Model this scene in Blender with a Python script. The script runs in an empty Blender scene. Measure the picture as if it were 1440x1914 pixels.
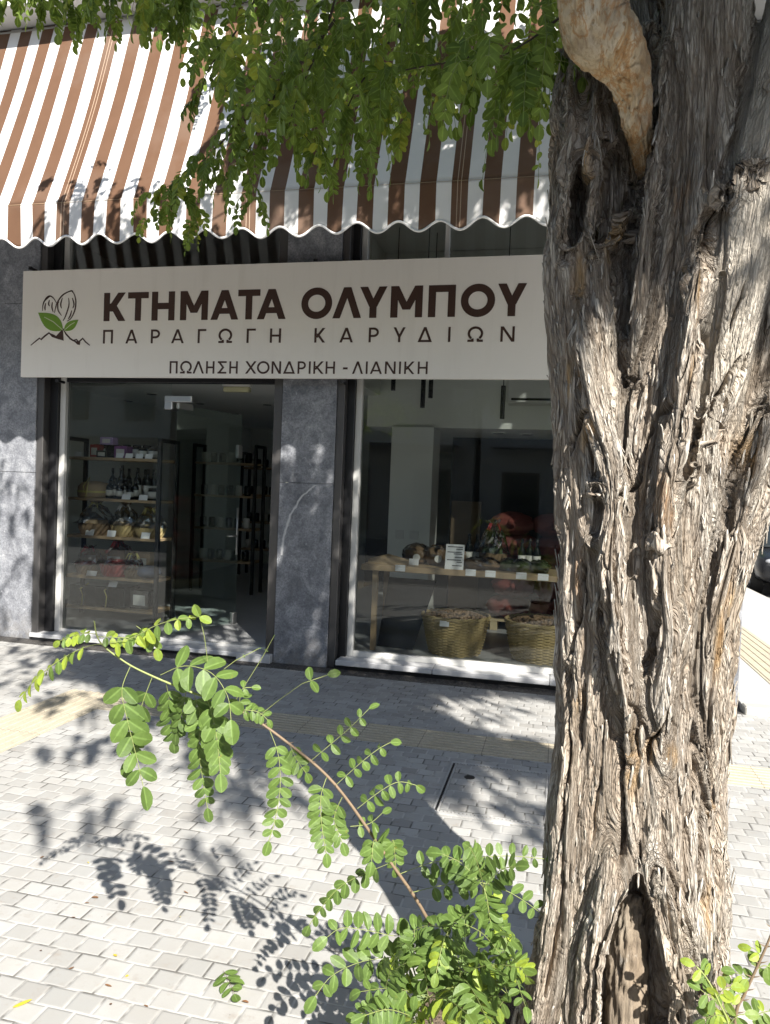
import bpy, math, random
import numpy as np
from mathutils import Vector, Matrix
random.seed(7); rng = np.random.default_rng(7)
PI = math.pi; rad = math.radians
S = bpy.context.scene; COL = S.collection

# ------------------------------------------------------------------ camera
CAM = np.array([0.0, 0.0, 1.6]); YAW, PITCH, ROLL, FPX = -0.2290334, -0.0289971, 0.0398386, 1400.0
def cam_axes():
    cy, sy = math.cos(YAW), math.sin(YAW)
    f = np.array([sy*math.cos(PITCH), cy*math.cos(PITCH), math.sin(PITCH)])
    r = np.array([cy, -sy, 0.0]); u = np.cross(r, f)
    return r*math.cos(ROLL)+u*math.sin(ROLL), -r*math.sin(ROLL)+u*math.cos(ROLL), f
CR, CU, CF = cam_axes()
def at(px, py, Y):
    """world point on the plane y=Y seen at pixel (px,py) of the survey photo"""
    d = CR*((px-720)/FPX) - CU*((py-957)/FPX) + CF
    return CAM + d*(Y/d[1])
def ground_at(px, py, z=0.0):
    d = CR*((px-720)/FPX) - CU*((py-957)/FPX) + CF
    return CAM + d*((z-CAM[2])/d[2])
def project(P):
    v = np.asarray(P)-CAM
    return np.stack([720+FPX*(v@CR)/(v@CF), 957-FPX*(v@CU)/(v@CF)], -1), v@CF
cam = bpy.data.cameras.new('camera'); co = bpy.data.objects.new('camera', cam); COL.objects.link(co)
M = Matrix.Identity(4)
for i in range(3):
    M[i][0], M[i][1], M[i][2], M[i][3] = CR[i], CU[i], -CF[i], CAM[i]
co.matrix_world = M
cam.sensor_fit = 'HORIZONTAL'; cam.sensor_width = 36; cam.lens = 36*FPX/1440
cam.clip_start = 0.05; cam.clip_end = 600
S.camera = co

# ------------------------------------------------------------------ light
SUN_AZ, SUN_EL = rad(34.5), rad(38.5)      # the sun stands behind the camera, to its right
TOSUN = np.array([math.sin(SUN_AZ)*math.cos(SUN_EL), -math.cos(SUN_AZ)*math.cos(SUN_EL), math.sin(SUN_EL)])
w = bpy.data.worlds.new('World'); S.world = w; w.use_nodes = True
nt = w.node_tree; bg = nt.nodes['Background']
sk = nt.nodes.new('ShaderNodeTexSky'); sk.sky_type = 'NISHITA'; sk.sun_disc = False
sk.sun_elevation = SUN_EL; sk.sun_rotation = math.atan2(TOSUN[0], TOSUN[1])
nt.links.new(sk.outputs[0], bg.inputs[0]); bg.inputs[1].default_value = 0.067
sl = bpy.data.lights.new('sun', 'SUN'); sl.energy = 5.0; sl.angle = rad(0.55); sl.color = (1.0, 0.955, 0.88)
so = bpy.data.objects.new('sun', sl); COL.objects.link(so)
so.rotation_euler = Vector(-TOSUN).to_track_quat('-Z', 'Y').to_euler()
S.view_settings.view_transform = 'Standard'; S.view_settings.look = 'None'
S.view_settings.exposure = 1.28; S.view_settings.gamma = 1
S.render.engine = 'CYCLES'
S.cycles.use_denoising = True; S.cycles.denoising_prefilter = 'ACCURATE'; S.cycles.adaptive_threshold = .02
S.cycles.max_bounces = 10; S.cycles.diffuse_bounces = 6; S.cycles.transparent_max_bounces = 24
S.cycles.sample_clamp_indirect = 6; S.cycles.caustics_reflective = False; S.cycles.caustics_refractive = False

# ------------------------------------------------------------------ helpers
def tag(o, label=None, cat=None, group=None, kind=None):
    if label: o['label'] = label
    if cat: o['category'] = cat
    if group: o['group'] = group
    if kind: o['kind'] = kind
    return o
def thing(name, label, cat, loc=(0, 0, 0), rz=0, group=None):
    o = bpy.data.objects.new(name, None); COL.objects.link(o); o.empty_display_size = .1
    o.location = loc; o.rotation_euler = (0, 0, rz)
    return tag(o, label, cat, group)
def link_mesh(name, me, mat, parent=None):
    o = bpy.data.objects.new(name, me); COL.objects.link(o)
    if mat is not None: me.materials.append(mat)
    if parent is not None: o.parent = parent
    return o
def np_mesh(name, V, F, smooth=False, tint=None):
    """V (n,3); F (m,k) or a list of ragged faces"""
    me = bpy.data.meshes.new(name)
    V = np.asarray(V, np.float32)
    if isinstance(F, np.ndarray):
        k = F.shape[1]; m = F.shape[0]
        me.vertices.add(len(V)); me.vertices.foreach_set('co', V.ravel())
        me.loops.add(m*k); me.loops.foreach_set('vertex_index', F.astype(np.int32).ravel())
        me.polygons.add(m); me.polygons.foreach_set('loop_start', np.arange(0, m*k, k, dtype=np.int32))
        me.polygons.foreach_set('loop_total', np.full(m, k, np.int32))
        me.update(calc_edges=True)
    else:
        if hasattr(F, 'lt'): lt, fl = F.lt, F.fl
        else: lt = np.fromiter((len(f) for f in F), np.int32, len(F)); fl = np.fromiter((i for f in F for i in f), np.int32, int(lt.sum()))
        me.vertices.add(len(V)); me.vertices.foreach_set('co', V.ravel()); me.loops.add(len(fl)); me.loops.foreach_set('vertex_index', fl)
        me.polygons.add(len(lt)); me.polygons.foreach_set('loop_start', np.r_[0, np.cumsum(lt)[:-1]].astype(np.int32)); me.polygons.foreach_set('loop_total', lt); me.update(calc_edges=True)
    me.polygons.foreach_set('use_smooth', np.full(len(me.polygons), bool(smooth)))
    if tint is not None:
        a = me.attributes.new('tint', 'FLOAT', 'POINT'); a.data.foreach_set('value', np.asarray(tint, np.float32))
    return me
class MB:
    def __init__(s): s.v = []; s.f = []
    def add(s, V, F):
        n = len(s.v); s.v += [tuple(map(float, p)) for p in V]; s.f += [tuple(i+n for i in f) for f in F]
        return s
    def box(s, x0, x1, y0, y1, z0, z1, b=0):
        if x1 < x0: x0, x1 = x1, x0
        if y1 < y0: y0, y1 = y1, y0
        if z1 < z0: z0, z1 = z1, z0
        if b <= 0:
            V = [(x, y, z) for z in (z0, z1) for y in (y0, y1) for x in (x0, x1)]
            return s.add(V, [(0,2,3,1),(4,5,7,6),(0,1,5,4),(2,6,7,3),(0,4,6,2),(1,3,7,5)])
        V = []                                   # chamfered box: 24 vertices
        for sx in (0, 1):
            for sy in (0, 1):
                for sz in (0, 1):
                    X, Y, Z = (x0, x1)[sx], (y0, y1)[sy], (z0, z1)[sz]
                    dx, dy, dz = (b, -b)[sx], (b, -b)[sy], (b, -b)[sz]
                    V += [(X, Y+dy, Z+dz), (X+dx, Y, Z+dz), (X+dx, Y+dy, Z)]
        I = lambda a, bb, c, k: (a*4+bb*2+c)*3+k
        F = []
        for a in (0, 1):
            q = [I(a,0,0,0), I(a,1,0,0), I(a,1,1,0), I(a,0,1,0)]; F.append(q if a == 0 else q[::-1]); F[-1] = F[-1][::-1]
            q = [I(0,a,0,1), I(1,a,0,1), I(1,a,1,1), I(0,a,1,1)]; F.append(q if a == 0 else q[::-1])
            q = [I(0,0,a,2), I(0,1,a,2), I(1,1,a,2), I(1,0,a,2)]; F.append(q if a == 0 else q[::-1])
        for a in (0, 1):
            for c in (0, 1):
                F.append([I(a,c,0,0), I(a,c,1,0), I(a,c,1,1), I(a,c,0,1)])
                F.append([I(a,0,c,0), I(a,1,c,0), I(a,1,c,2), I(a,0,c,2)])
                F.append([I(0,a,c,1), I(1,a,c,1), I(1,a,c,2), I(0,a,c,2)])
        for a in (0, 1):
            for bb in (0, 1):
                for c in (0, 1): F.append([I(a,bb,c,0), I(a,bb,c,1), I(a,bb,c,2)])
        return s.add(V, F)
    def tube(s, P, R, n=8, cap=True):
        P = [Vector(p) for p in P]; R = [R]*len(P) if isinstance(R, (int, float)) else list(R)
        V = []; up = None
        for i, p in enumerate(P):
            t = (P[min(i+1, len(P)-1)]-P[max(i-1, 0)])
            t = t.normalized() if t.length > 1e-9 else Vector((0, 0, 1))
            if up is None:
                up = t.orthogonal().normalized()
            up = (up - t*up.dot(t))
            up = up.normalized() if up.length > 1e-6 else t.orthogonal().normalized()
            sd = t.cross(up)
            for k in range(n):
                a = 2*PI*k/n; V.append(p+(up*math.cos(a)+sd*math.sin(a))*R[i])
        F = [(i*n+k, i*n+(k+1) % n, (i+1)*n+(k+1) % n, (i+1)*n+k) for i in range(len(P)-1) for k in range(n)]
        if cap: F += [tuple(range(n-1, -1, -1)), tuple(range((len(P)-1)*n, len(P)*n))]
        return s.add(V, F)
    def lathe(s, prof, n=20, c=(0, 0, 0)):
        V = [(c[0]+r*math.cos(2*PI*k/n), c[1]+r*math.sin(2*PI*k/n), c[2]+z) for r, z in prof for k in range(n)]
        F = [(i*n+k, i*n+(k+1) % n, (i+1)*n+(k+1) % n, (i+1)*n+k) for i in range(len(prof)-1) for k in range(n)]
        F += [tuple(range(n-1, -1, -1)), tuple(range((len(prof)-1)*n, len(prof)*n))]
        return s.add(V, F)
    def prism(s, poly, y0, y1):
        """poly: (x,z) outline, counter-clockwise seen from -y; extruded from y0 (front) to y1"""
        n = len(poly); V = [(x, y0, z) for x, z in poly]+[(x, y1, z) for x, z in poly]
        F = [tuple(range(n)), tuple(range(2*n-1, n-1, -1))]+[((i+1) % n, i, n+i, n+(i+1) % n) for i in range(n)]
        return s.add(V, F)
    def blob(s, c, r, n=10, m=7, jit=0.0, seed=0):
        rr = random.Random(seed); V = []; F = []
        for i in range(m+1):
            th = PI*i/m
            for k in range(n):
                ph = 2*PI*k/n; j = 1+jit*(rr.random()-.5)*2
                V.append((c[0]+r[0]*j*math.sin(th)*math.cos(ph), c[1]+r[1]*j*math.sin(th)*math.sin(ph), c[2]+r[2]*j*math.cos(th)))
        F = [(i*n+k, (i+1)*n+k, (i+1)*n+(k+1) % n, i*n+(k+1) % n) for i in range(m) for k in range(n)]
        return s.add(V, F)
    def build(s, name, mat, parent=None, smooth=False):
        me = np_mesh(name, s.v, s.f, smooth); me.update()
        return link_mesh(name, me, mat, parent)
def copy_tree(o, parent=None):
    c = o.copy(); COL.objects.link(c)
    if parent is not None: c.parent = parent
    for ch in list(o.children): copy_tree(ch, c)
    return c

# ------------------------------------------------------------------ materials
class NT:
    def __init__(s, name):
        s.m = bpy.data.materials.new(name); s.m.use_nodes = True; s.t = s.m.node_tree
        s.b = s.t.nodes['Principled BSDF']; s.out = s.t.nodes['Material Output']
        s.tc = s.n('ShaderNodeTexCoord')
    def n(s, ty, **kw):
        x = s.t.nodes.new(ty)
        for k, v in kw.items():
            if k.startswith('i_'):
                key = k[2:]; x.inputs[int(key) if key.isdigit() else key.replace('_', ' ')].default_value = v
            else: setattr(x, k, v)
        return x
    def l(s, a, b): s.t.links.new(a, b)
    def val(s, x): return x if not isinstance(x, (int, float)) else None
    def math(s, op, a, b=0.0, c=None):
        x = s.n('ShaderNodeMath', operation=op)
        for i, q in enumerate((a, b) if c is None else (a, b, c)):
            if isinstance(q, (int, float)): x.inputs[i].default_value = q
            else: s.l(q, x.inputs[i])
        return x.outputs[0]
    def obj(s): return s.tc.outputs['Object']
    def mapping(s, scale=(1, 1, 1), loc=(0, 0, 0), rot=(0, 0, 0)):
        x = s.n('ShaderNodeMapping'); x.inputs['Scale'].default_value = scale; x.inputs['Location'].default_value = loc
        x.inputs['Rotation'].default_value = rot
        s.l(s.obj(), x.inputs[0]); return x.outputs[0]
    def noise(s, scale, detail=4, rough=.55, vec=None, dist=0):
        x = s.n('ShaderNodeTexNoise'); x.inputs['Scale'].default_value = scale; x.inputs['Detail'].default_value = detail
        x.inputs['Roughness'].default_value = rough; x.inputs['Distortion'].default_value = dist
        s.l(vec if vec is not None else s.obj(), x.inputs['Vector']); return x.outputs[0]
    def ramp(s, fac, stops, interp='LINEAR'):
        x = s.n('ShaderNodeValToRGB'); x.color_ramp.interpolation = interp; e = x.color_ramp.elements
        while len(e) < len(stops): e.new(.5)
        for i, (p, c) in enumerate(stops):
            e[i].position = p; e[i].color = (*c, 1) if not isinstance(c, (int, float)) else (c, c, c, 1)
        s.l(fac, x.inputs[0]); return x.outputs[0]
    def mix(s, fac, a, b, mode='MIX'):
        x = s.n('ShaderNodeMix', data_type='RGBA', blend_type=mode)
        for k, q in ((0, fac), (6, a), (7, b)):
            if isinstance(q, (int, float)): x.inputs[k].default_value = q
            elif isinstance(q, tuple): x.inputs[k].default_value = (*q, 1)
            else: s.l(q, x.inputs[k])
        return x.outputs[2]
    def bump(s, h, dist=.005, strength=1.0):
        x = s.n('ShaderNodeBump'); x.inputs['Distance'].default_value = dist; x.inputs['Strength'].default_value = strength
        s.l(h, x.inputs['Height']); s.l(x.outputs[0], s.b.inputs['Normal']); return x
    def set(s, col=None, rough=None, metal=None, spec=None):
        for k, v in (('Base Color', col), ('Roughness', rough), ('Metallic', metal), ('Specular IOR Level', spec)):
            if v is None: continue
            if isinstance(v, tuple): s.b.inputs[k].default_value = (*v, 1)
            elif isinstance(v, (int, float)): s.b.inputs[k].default_value = v
            else: s.l(v, s.b.inputs[k])
        return s.m
def plain(name, col, rough=.6, metal=0, var=.12, scale=18, bump=0):
    m = NT(name); n = m.noise(scale, 5)
    c = m.mix(n, tuple(x*(1-var) for x in col), tuple(min(1, x*(1+var)) for x in col))
    m.set(c, m.ramp(m.noise(scale*2.3, 3), [(.3, rough*.9), (.7, min(1, rough*1.12))]), metal)
    if bump: m.bump(m.noise(scale*6, 4), bump)
    return m.m
def glass_mat(name, tintc=(.9, .95, .93), ior=1.5, boost=1.0):
    m = NT(name); m.t.nodes.remove(m.b)
    tr = m.n('ShaderNodeBsdfTransparent'); tr.inputs[0].default_value = (*tintc, 1)
    gl = m.n('ShaderNodeBsdfGlossy'); gl.inputs['Roughness'].default_value = 0.0
    fr = m.n('ShaderNodeFresnel'); fr.inputs[0].default_value = ior
    mx = m.n('ShaderNodeMixShader'); m.l(m.math('MULTIPLY', fr.outputs[0], boost), mx.inputs[0])
    m.l(tr.outputs[0], mx.inputs[1]); m.l(gl.outputs[0], mx.inputs[2]); m.l(mx.outputs[0], m.out.inputs[0])
    return m.m
def marble_mat():
    m = NT('blue_grey_marble'); v = m.mapping((1, 1, 1))
    big = m.noise(3.4, 7, .66, dist=1.6); med = m.noise(9, 8, .66, dist=.8); fine = m.noise(70, 6, .7, dist=.4)
    c = m.ramp(big, [(.30, (.105, .110, .124)), (.5, (.21, .217, .235)), (.66, (.38, .388, .405))])
    c = m.mix(m.ramp(med, [(.42, 0.0), (.66, .7)]), c, (.33, .34, .365))
    c = m.mix(m.ramp(fine, [(.42, .0), (.62, .55)]), c, (.06, .065, .085))
    n1 = m.noise(.9, 3, .5, dist=1.0); vein = m.math('ABSOLUTE', m.math('SUBTRACT', n1, .5))
    c = m.mix(m.math('MULTIPLY', m.ramp(vein, [(.0, .6), (.003, .2), (.006, 0.0)]), m.ramp(m.noise(1.9, 2), [(.58, 0.0), (.66, 1.0)])), c, (.5, .51, .53))
    sp = m.noise(26, 2, .5); c = m.mix(m.ramp(sp, [(.70, 0.0), (.77, .55)]), c, (.5, .51, .53))
    sp = m.n('ShaderNodeSeparateXYZ'); m.l(m.obj(), sp.inputs[0])      # the one bold vein of the middle pillar
    px = m.ramp(m.math('DIVIDE', m.math('SUBTRACT', sp.outputs[2], .95), .70), [(0.0, .08), (.25, .11), (.55, .22), (.8, .42), (1.0, .75)])
    dx = m.math('SUBTRACT', m.math('SUBTRACT', sp.outputs[0], -2.46), m.math('MULTIPLY', px, .5)); dx = m.math('ADD', dx, m.math('MULTIPLY', m.math('SUBTRACT', m.noise(18, 3), .5), .035))
    on = m.math('MULTIPLY', m.math('GREATER_THAN', sp.outputs[2], .98), m.math('LESS_THAN', sp.outputs[2], 1.62))
    c = m.mix(m.math('MULTIPLY', m.ramp(m.math('ABSOLUTE', dx), [(.0, .95), (.007, .7), (.014, 0.0)]), on), c, (.56, .56, .56))
    c = m.mix(m.math('MULTIPLY', m.ramp(sp.outputs[2], [(.0, .8), (.30, 0.0)]), m.ramp(m.noise(9, 6, .7), [(.40, 0.0), (.62, 1.0)])), c, (.21, .195, .175))
    m.set(c, m.ramp(fine, [(.3, .38), (.7, .6)])); m.bump(fine, .0012); return m.m
def paver_mat():
    m = NT('concrete_pavers'); sp = m.n('ShaderNodeSeparateXYZ'); m.l(m.obj(), sp.inputs[0])
    W, H = .0955, .0845
    wob = m.math('MULTIPLY', m.math('SUBTRACT', m.noise(1.7, 2), .5), .014)
    v = m.math('DIVIDE', m.math('ADD', sp.outputs[1], wob), H); row = m.math('FLOOR', v)
    wn = m.n('ShaderNodeTexWhiteNoise', noise_dimensions='1D'); m.l(row, wn.inputs['W'])
    par = m.math('MULTIPLY', m.math('MODULO', m.math('ABSOLUTE', row), 2.0), .5)
    u = m.math('ADD', m.math('DIVIDE', m.math('ADD', sp.outputs[0], wob), W), m.math('ADD', par, m.math('MULTIPLY', wn.outputs[0], .22)))
    cu = m.math('FLOOR', u); fu = m.math('FRACT', u); fv = m.math('FRACT', v)
    du = m.math('MULTIPLY', m.math('MINIMUM', fu, m.math('SUBTRACT', 1.0, fu)), W)
    dv = m.math('MULTIPLY', m.math('MINIMUM', fv, m.math('SUBTRACT', 1.0, fv)), H)
    cx = m.n('ShaderNodeCombineXYZ'); m.l(cu, cx.inputs[0]); m.l(row, cx.inputs[1])
    wc = m.n('ShaderNodeTexWhiteNoise', noise_dimensions='3D'); m.l(cx.outputs[0], wc.inputs['Vector'])
    rnd = wc.outputs[0]
    jw = m.math('ADD', .0016, m.math('MULTIPLY', m.noise(14, 3), .0016))
    djoin = m.math('MINIMUM', m.math('MULTIPLY', du, .72), dv)
    dj = m.math('SUBTRACT', djoin, jw)
    st = m.noise(3.1, 7, .65); fine = m.noise(240, 4, .6)
    c = m.ramp(rnd, [(0.0, (.30, .298, .288)), (.45, (.375, .371, .357)), (.86, (.43, .425, .408)), (1.0, (.27, .263, .25))])
    c = m.mix(m.ramp(st, [(.40, 0.0), (.66, .6)]), c, (.31, .295, .27))
    c = m.mix(m.ramp(m.noise(11, 5, .7), [(.57, 0.0), (.72, .55)]), c, (.25, .205, .165))
    c = m.mix(m.ramp(m.noise(1.1, 6, .7), [(.50, 0.0), (.70, .35)]), c, (.33, .315, .29)); c = m.mix(m.ramp(m.noise(38, 2, .5), [(.735, 0.0), (.76, .8)]), c, (.16, .15, .14))
    c = m.mix(m.ramp(fine, [(.3, .22), (.6, 0.0)]), c, (.28, .28, .27))
    ed = m.ramp(m.math('MULTIPLY', dj, 60.0), [(.0, .0), (.22, .85), (.45, 1.0)])
    gap = m.ramp(m.noise(6.5, 3), [(.45, 0.0), (.6, 1.0)])
    jc = m.mix(gap, (.43, .42, .40), (.12, .115, .105))
    c = m.mix(m.ramp(m.math('MULTIPLY', dj, 400.0), [(.0, 1.0), (.4, 0.0)]), c, jc)
    m.set(c, .85)
    tilt = m.math('MULTIPLY', m.math('SUBTRACT', rnd, .5), m.math('ADD', m.math('MULTIPLY', fu, .35), m.math('MULTIPLY', fv, .25)))
    h = m.math('ADD', m.math('ADD', ed, m.math('MULTIPLY', fine, .12)), tilt)
    m.bump(h, .0017); return m.m
def rib_mat(axis):
    """yellow tactile slab; joints across the strip every 0.4 m"""
    m = NT('yellow_tactile_concrete'); sp = m.n('ShaderNodeSeparateXYZ'); m.l(m.obj(), sp.inputs[0])
    f = m.math('FRACT', m.math('DIVIDE', sp.outputs[axis], .4)); d = m.math('MINIMUM', f, m.math('SUBTRACT', 1.0, f))
    c = m.ramp(m.noise(4, 6, .6), [(.3, (.40, .35, .255)), (.55, (.46, .41, .315)), (.75, (.36, .32, .245))])
    c = m.mix(m.ramp(m.noise(90, 4), [(.35, .35), (.6, 0.0)]), c, (.25, .21, .15))
    c = m.mix(m.ramp(d, [(.0, .9), (.009, .0)]), c, (.09, .08, .07)); m.set(c, .85); m.bump(m.noise(200, 3), .001); return m.m
def bark_mat(name, base=((.155, .135, .115), (.30, .27, .235), (.42, .385, .335)), orange=.75):
    m = NT(name); fib = m.mapping((1, 1, .11)); fib2 = m.mapping((1, 1, .06))
    n1 = m.noise(38, 6, .65, fib, .6); n2 = m.noise(150, 5, .7, fib2, .3); big = m.noise(5.5, 4, .6, m.mapping((1, 1, .35)))
    c = m.ramp(n1, [(.28, base[0]), (.5, base[1]), (.72, base[2])])
    c = m.mix(m.ramp(big, [(.38, 0.0), (.66, .6)]), c, (.235, .175, .12))
    c = m.mix(m.ramp(n2, [(.30, .5), (.52, 0.0)]), c, (.075, .06, .05))
    po = m.noise(7.5, 5, .62, m.mapping((1, 1, .28), (3.1, 0, 1.7))); of = m.ramp(po, [(.655, 0.0), (.74, orange)])
    c = m.mix(of, c, (.37, .175, .055))
    li = m.noise(24, 5, .7, m.mapping((1, 1, .5), (9, 2, 4))); c = m.mix(m.ramp(li, [(.62, 0.0), (.74, .5)]), c, (.47, .455, .425))
    m.set(c, .88, spec=.25)
    h = m.math('ADD', m.math('MULTIPLY', n1, .6), m.math('MULTIPLY', n2, .55)); m.bump(h, .006); return m.m
def leaf_mat(name, dark, light, young, trans=.42):
    m = NT(name); a = m.n('ShaderNodeAttribute'); a.attribute_name = 'tint'
    c = m.ramp(a.outputs['Fac'], [(0.0, dark), (.6, light), (.86, light), (1.0, young)])
    c = m.mix(m.ramp(m.noise(60, 3), [(.35, .25), (.65, 0.0)]), c, tuple(x*.72 for x in dark))
    rb = m.n('ShaderNodeAttribute'); rb.attribute_name = 'rib'; c = m.mix(m.ramp(rb.outputs['Fac'], [(.80, 0.0), (.97, .5)]), c, tuple(min(1, x*1.7+.02) for x in light))
    c = m.mix(m.ramp(m.noise(26, 4, .7), [(.66, 0.0), (.72, .6)]), c, (young[0]*.9, young[1]*.62, young[2]))
    m.set(c, .48, spec=.35); m.bump(m.noise(180, 2), .0006)
    tl = m.n('ShaderNodeBsdfTranslucent'); hs = m.n('ShaderNodeHueSaturation'); hs.inputs['Value'].default_value = 1.25
    hs.inputs['Hue'].default_value = .485; m.l(c, hs.inputs['Color']); m.l(hs.outputs[0], tl.inputs[0])
    mx = m.n('ShaderNodeMixShader'); mx.inputs[0].default_value = trans
    m.l(m.b.outputs[0], mx.inputs[1]); m.l(tl.outputs[0], mx.inputs[2]); m.l(mx.outputs[0], m.out.inputs[0]); return m.m
def stripe_mat(x0, pitch, duty):
    m = NT('striped_awning_canvas'); sp = m.n('ShaderNodeSeparateXYZ'); m.l(m.obj(), sp.inputs[0])
    q = m.math('DIVIDE', m.math('SUBTRACT', sp.outputs[0], x0), pitch); f = m.math('FRACT', m.math('ADD', q, 1000.0))
    br = m.math('LESS_THAN', f, duty); k = m.math('FLOOR', m.math('ADD', q, 1000.0))
    seam = m.math('LESS_THAN', m.math('ABSOLUTE', m.math('SUBTRACT', m.math('MODULO', m.math('ADD', k, 6.0), 7.0), 0.0)), .5)
    d1 = m.math('MINIMUM', m.math('ABSOLUTE', m.math('SUBTRACT', f, duty*.36)), m.math('ABSOLUTE', m.math('SUBTRACT', f, duty*.58)))
    st = m.math('MULTIPLY', m.math('LESS_THAN', d1, .012), seam)
    wv = m.noise(7, 4); brown = m.mix(wv, (.140, .076, .046), (.18, .10, .062)); white = m.mix(wv, (.80, .795, .80), (.86, .855, .85))
    c = m.mix(br, white, brown); c = m.mix(st, c, (.5, .38, .28))
    c = m.mix(m.ramp(m.noise(1.3, 5, .6), [(.5, 0.0), (.75, .18)]), c, (.42, .38, .34))
    m.set(c, .85, spec=.2); m.bump(m.noise(700, 2), .0004)
    tl = m.n('ShaderNodeBsdfTranslucent'); m.l(c, tl.inputs[0]); mx = m.n('ShaderNodeMixShader'); mx.inputs[0].default_value = .22
    m.l(m.b.outputs[0], mx.inputs[1]); m.l(tl.outputs[0], mx.inputs[2]); m.l(mx.outputs[0], m.out.inputs[0]); return m.m

def sign_mat():
    m = NT('cream_sign_panel'); st = m.noise(9, 4, .6, m.mapping((1, 1, .09))); c = m.mix(m.ramp(st, [(.52, 0.0), (.72, .22)]), (.83, .795, .73), (.62, .575, .50))
    c = m.mix(m.ramp(m.noise(1.2, 3), [(.45, 0.0), (.75, .18)]), c, (.70, .68, .65)); m.set(c, m.ramp(m.noise(5, 3), [(.3, .36), (.7, .5)])); return m.m
def dead_mat():
    m = NT('peeled_dead_wood'); v = m.mapping((1, 1, .16)); n = m.noise(13, 4, .55, v, 1.2); f = m.noise(120, 5, .7, m.mapping((1, 1, .07)), .4)
    c = m.ramp(n, [(.30, (.30, .19, .09)), (.42, (.58, .43, .25)), (.56, (.66, .55, .38)), (.72, (.60, .52, .40))])
    o = m.noise(9, 5, .65, m.mapping((1, 1, .4), (5, 1, 2)), 2.0); c = m.mix(m.ramp(m.math('ABSOLUTE', m.math('SUBTRACT', o, .5)), [(.0, .85), (.05, 0.0)]), c, (.46, .22, .06))
    c = m.mix(m.ramp(f, [(.34, .55), (.52, 0.0)]), c, (.24, .15, .08)); c = m.mix(m.ramp(m.noise(4, 4), [(.55, 0.0), (.7, .7)]), c, (.17, .10, .055))
    m.set(c, .75); m.bump(m.math('ADD', f, m.math('MULTIPLY', n, .8)), .0022); return m.m
def trunk_mat():
    m = NT('old_robinia_bark'); at_ = m.n('ShaderNodeAttribute'); at_.attribute_name = 'fibre'; inn = m.n('ShaderNodeAttribute'); inn.attribute_name = 'inner'
    lb = m.n('ShaderNodeAttribute'); lb.attribute_name = 'limb'
    def vec(sx, sz, off=0.0):
        x = m.n('ShaderNodeMapping'); x.inputs['Scale'].default_value = (sx, sx, sz); x.inputs['Location'].default_value = (off, off*.7, off*.3); m.l(at_.outputs['Vector'], x.inputs[0]); return x.outputs[0]
    def cracks(v, wd, det=2):
        n = m.noise(1.0, det, .55, v, .25); return m.ramp(m.math('ABSOLUTE', m.math('SUBTRACT', n, .5)), [(0.0, 1.0), (wd, 0.0)])
    def plates(sx, sz, wd, off):
        v0 = vec(sx, sz, off); nz = m.n('ShaderNodeTexNoise'); nz.inputs['Scale'].default_value = 1.3; nz.inputs['Detail'].default_value = 3; m.l(v0, nz.inputs['Vector'])
        ad = m.n('ShaderNodeVectorMath', operation='MULTIPLY_ADD'); m.l(nz.outputs['Color'], ad.inputs[0]); ad.inputs[1].default_value = (.9, .9, .9); m.l(v0, ad.inputs[2])
        e_ = m.n('ShaderNodeTexVoronoi', feature='DISTANCE_TO_EDGE'); c_ = m.n('ShaderNodeTexVoronoi', feature='F1')
        for q in (e_, c_): q.inputs['Scale'].default_value = 1.0; m.l(ad.outputs[0], q.inputs['Vector'])
        sc_ = m.n('ShaderNodeSeparateColor'); m.l(c_.outputs['Color'], sc_.inputs[0])
        return m.ramp(e_.outputs['Distance'], [(0.0, 1.0), (wd, 0.0)]), sc_.outputs[0], sc_.outputs[1]
    c1, r1, q1 = plates(42, 5.2, .10, 0.0); c2, r2, q2 = plates(105, 12, .13, 4.0); c3 = cracks(vec(240, 16, 9), .06)
    fib = m.noise(1.0, 5, .65, vec(330, 16, 2)); pl = m.noise(1.0, 5, .6, vec(30, 5, 5), .5); big = m.noise(5.0, 4, .6, m.mapping((1, 1, .4)))
    c = m.ramp(pl, [(.30, (.56, .495, .405)), (.5, (.70, .64, .55)), (.70, (.80, .755, .68))])
    c = m.mix(m.math('MULTIPLY', r1, .4), c, (.50, .455, .39)); c = m.mix(m.math('MULTIPLY', r2, .35), c, (.80, .775, .73))
    c = m.mix(m.ramp(big, [(.42, 0.0), (.66, .6)]), c, (.53, .45, .35))
    c = m.mix(m.ramp(fib, [(.34, .55), (.54, 0.0)]), c, (.36, .31, .25))
    c = m.mix(m.ramp(m.noise(1.0, 4, .7, vec(45, 14, 7)), [(.60, 0.0), (.72, .55)]), c, (.68, .66, .62))
    cr_ = m.math('MAXIMUM', c1, m.math('MULTIPLY', c2, .8)); c = m.mix(m.math('MULTIPLY', cr_, .70), c, (.14, .11, .085)); c = m.mix(m.math('MULTIPLY', c3, .35), c, (.17, .145, .12))
    c = m.mix(m.math('MULTIPLY', inn.outputs['Fac'], .5), c, (.24, .175, .12))
    po = m.noise(7.0, 5, .62, m.mapping((1, 1, .30), (3.1, 0, 1.7))); c = m.mix(m.ramp(po, [(.62, 0.0), (.71, .7)]), c, m.mix(fib, (.24, .11, .035), (.48, .25, .08)))
    ru = m.n('ShaderNodeAttribute'); ru.attribute_name = 'rust'; c = m.mix(m.math('MULTIPLY', ru.outputs['Fac'], m.ramp(pl, [(.36, 0.0), (.54, .75)])), c, m.mix(fib, (.34, .19, .08), (.62, .42, .19)))
    c = m.mix(m.math('MULTIPLY', lb.outputs['Fac'], .6), c, m.mix(m.noise(40, 4), (.47, .41, .33), (.66, .60, .51)))
    m.set(c, .9, spec=.2)
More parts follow.
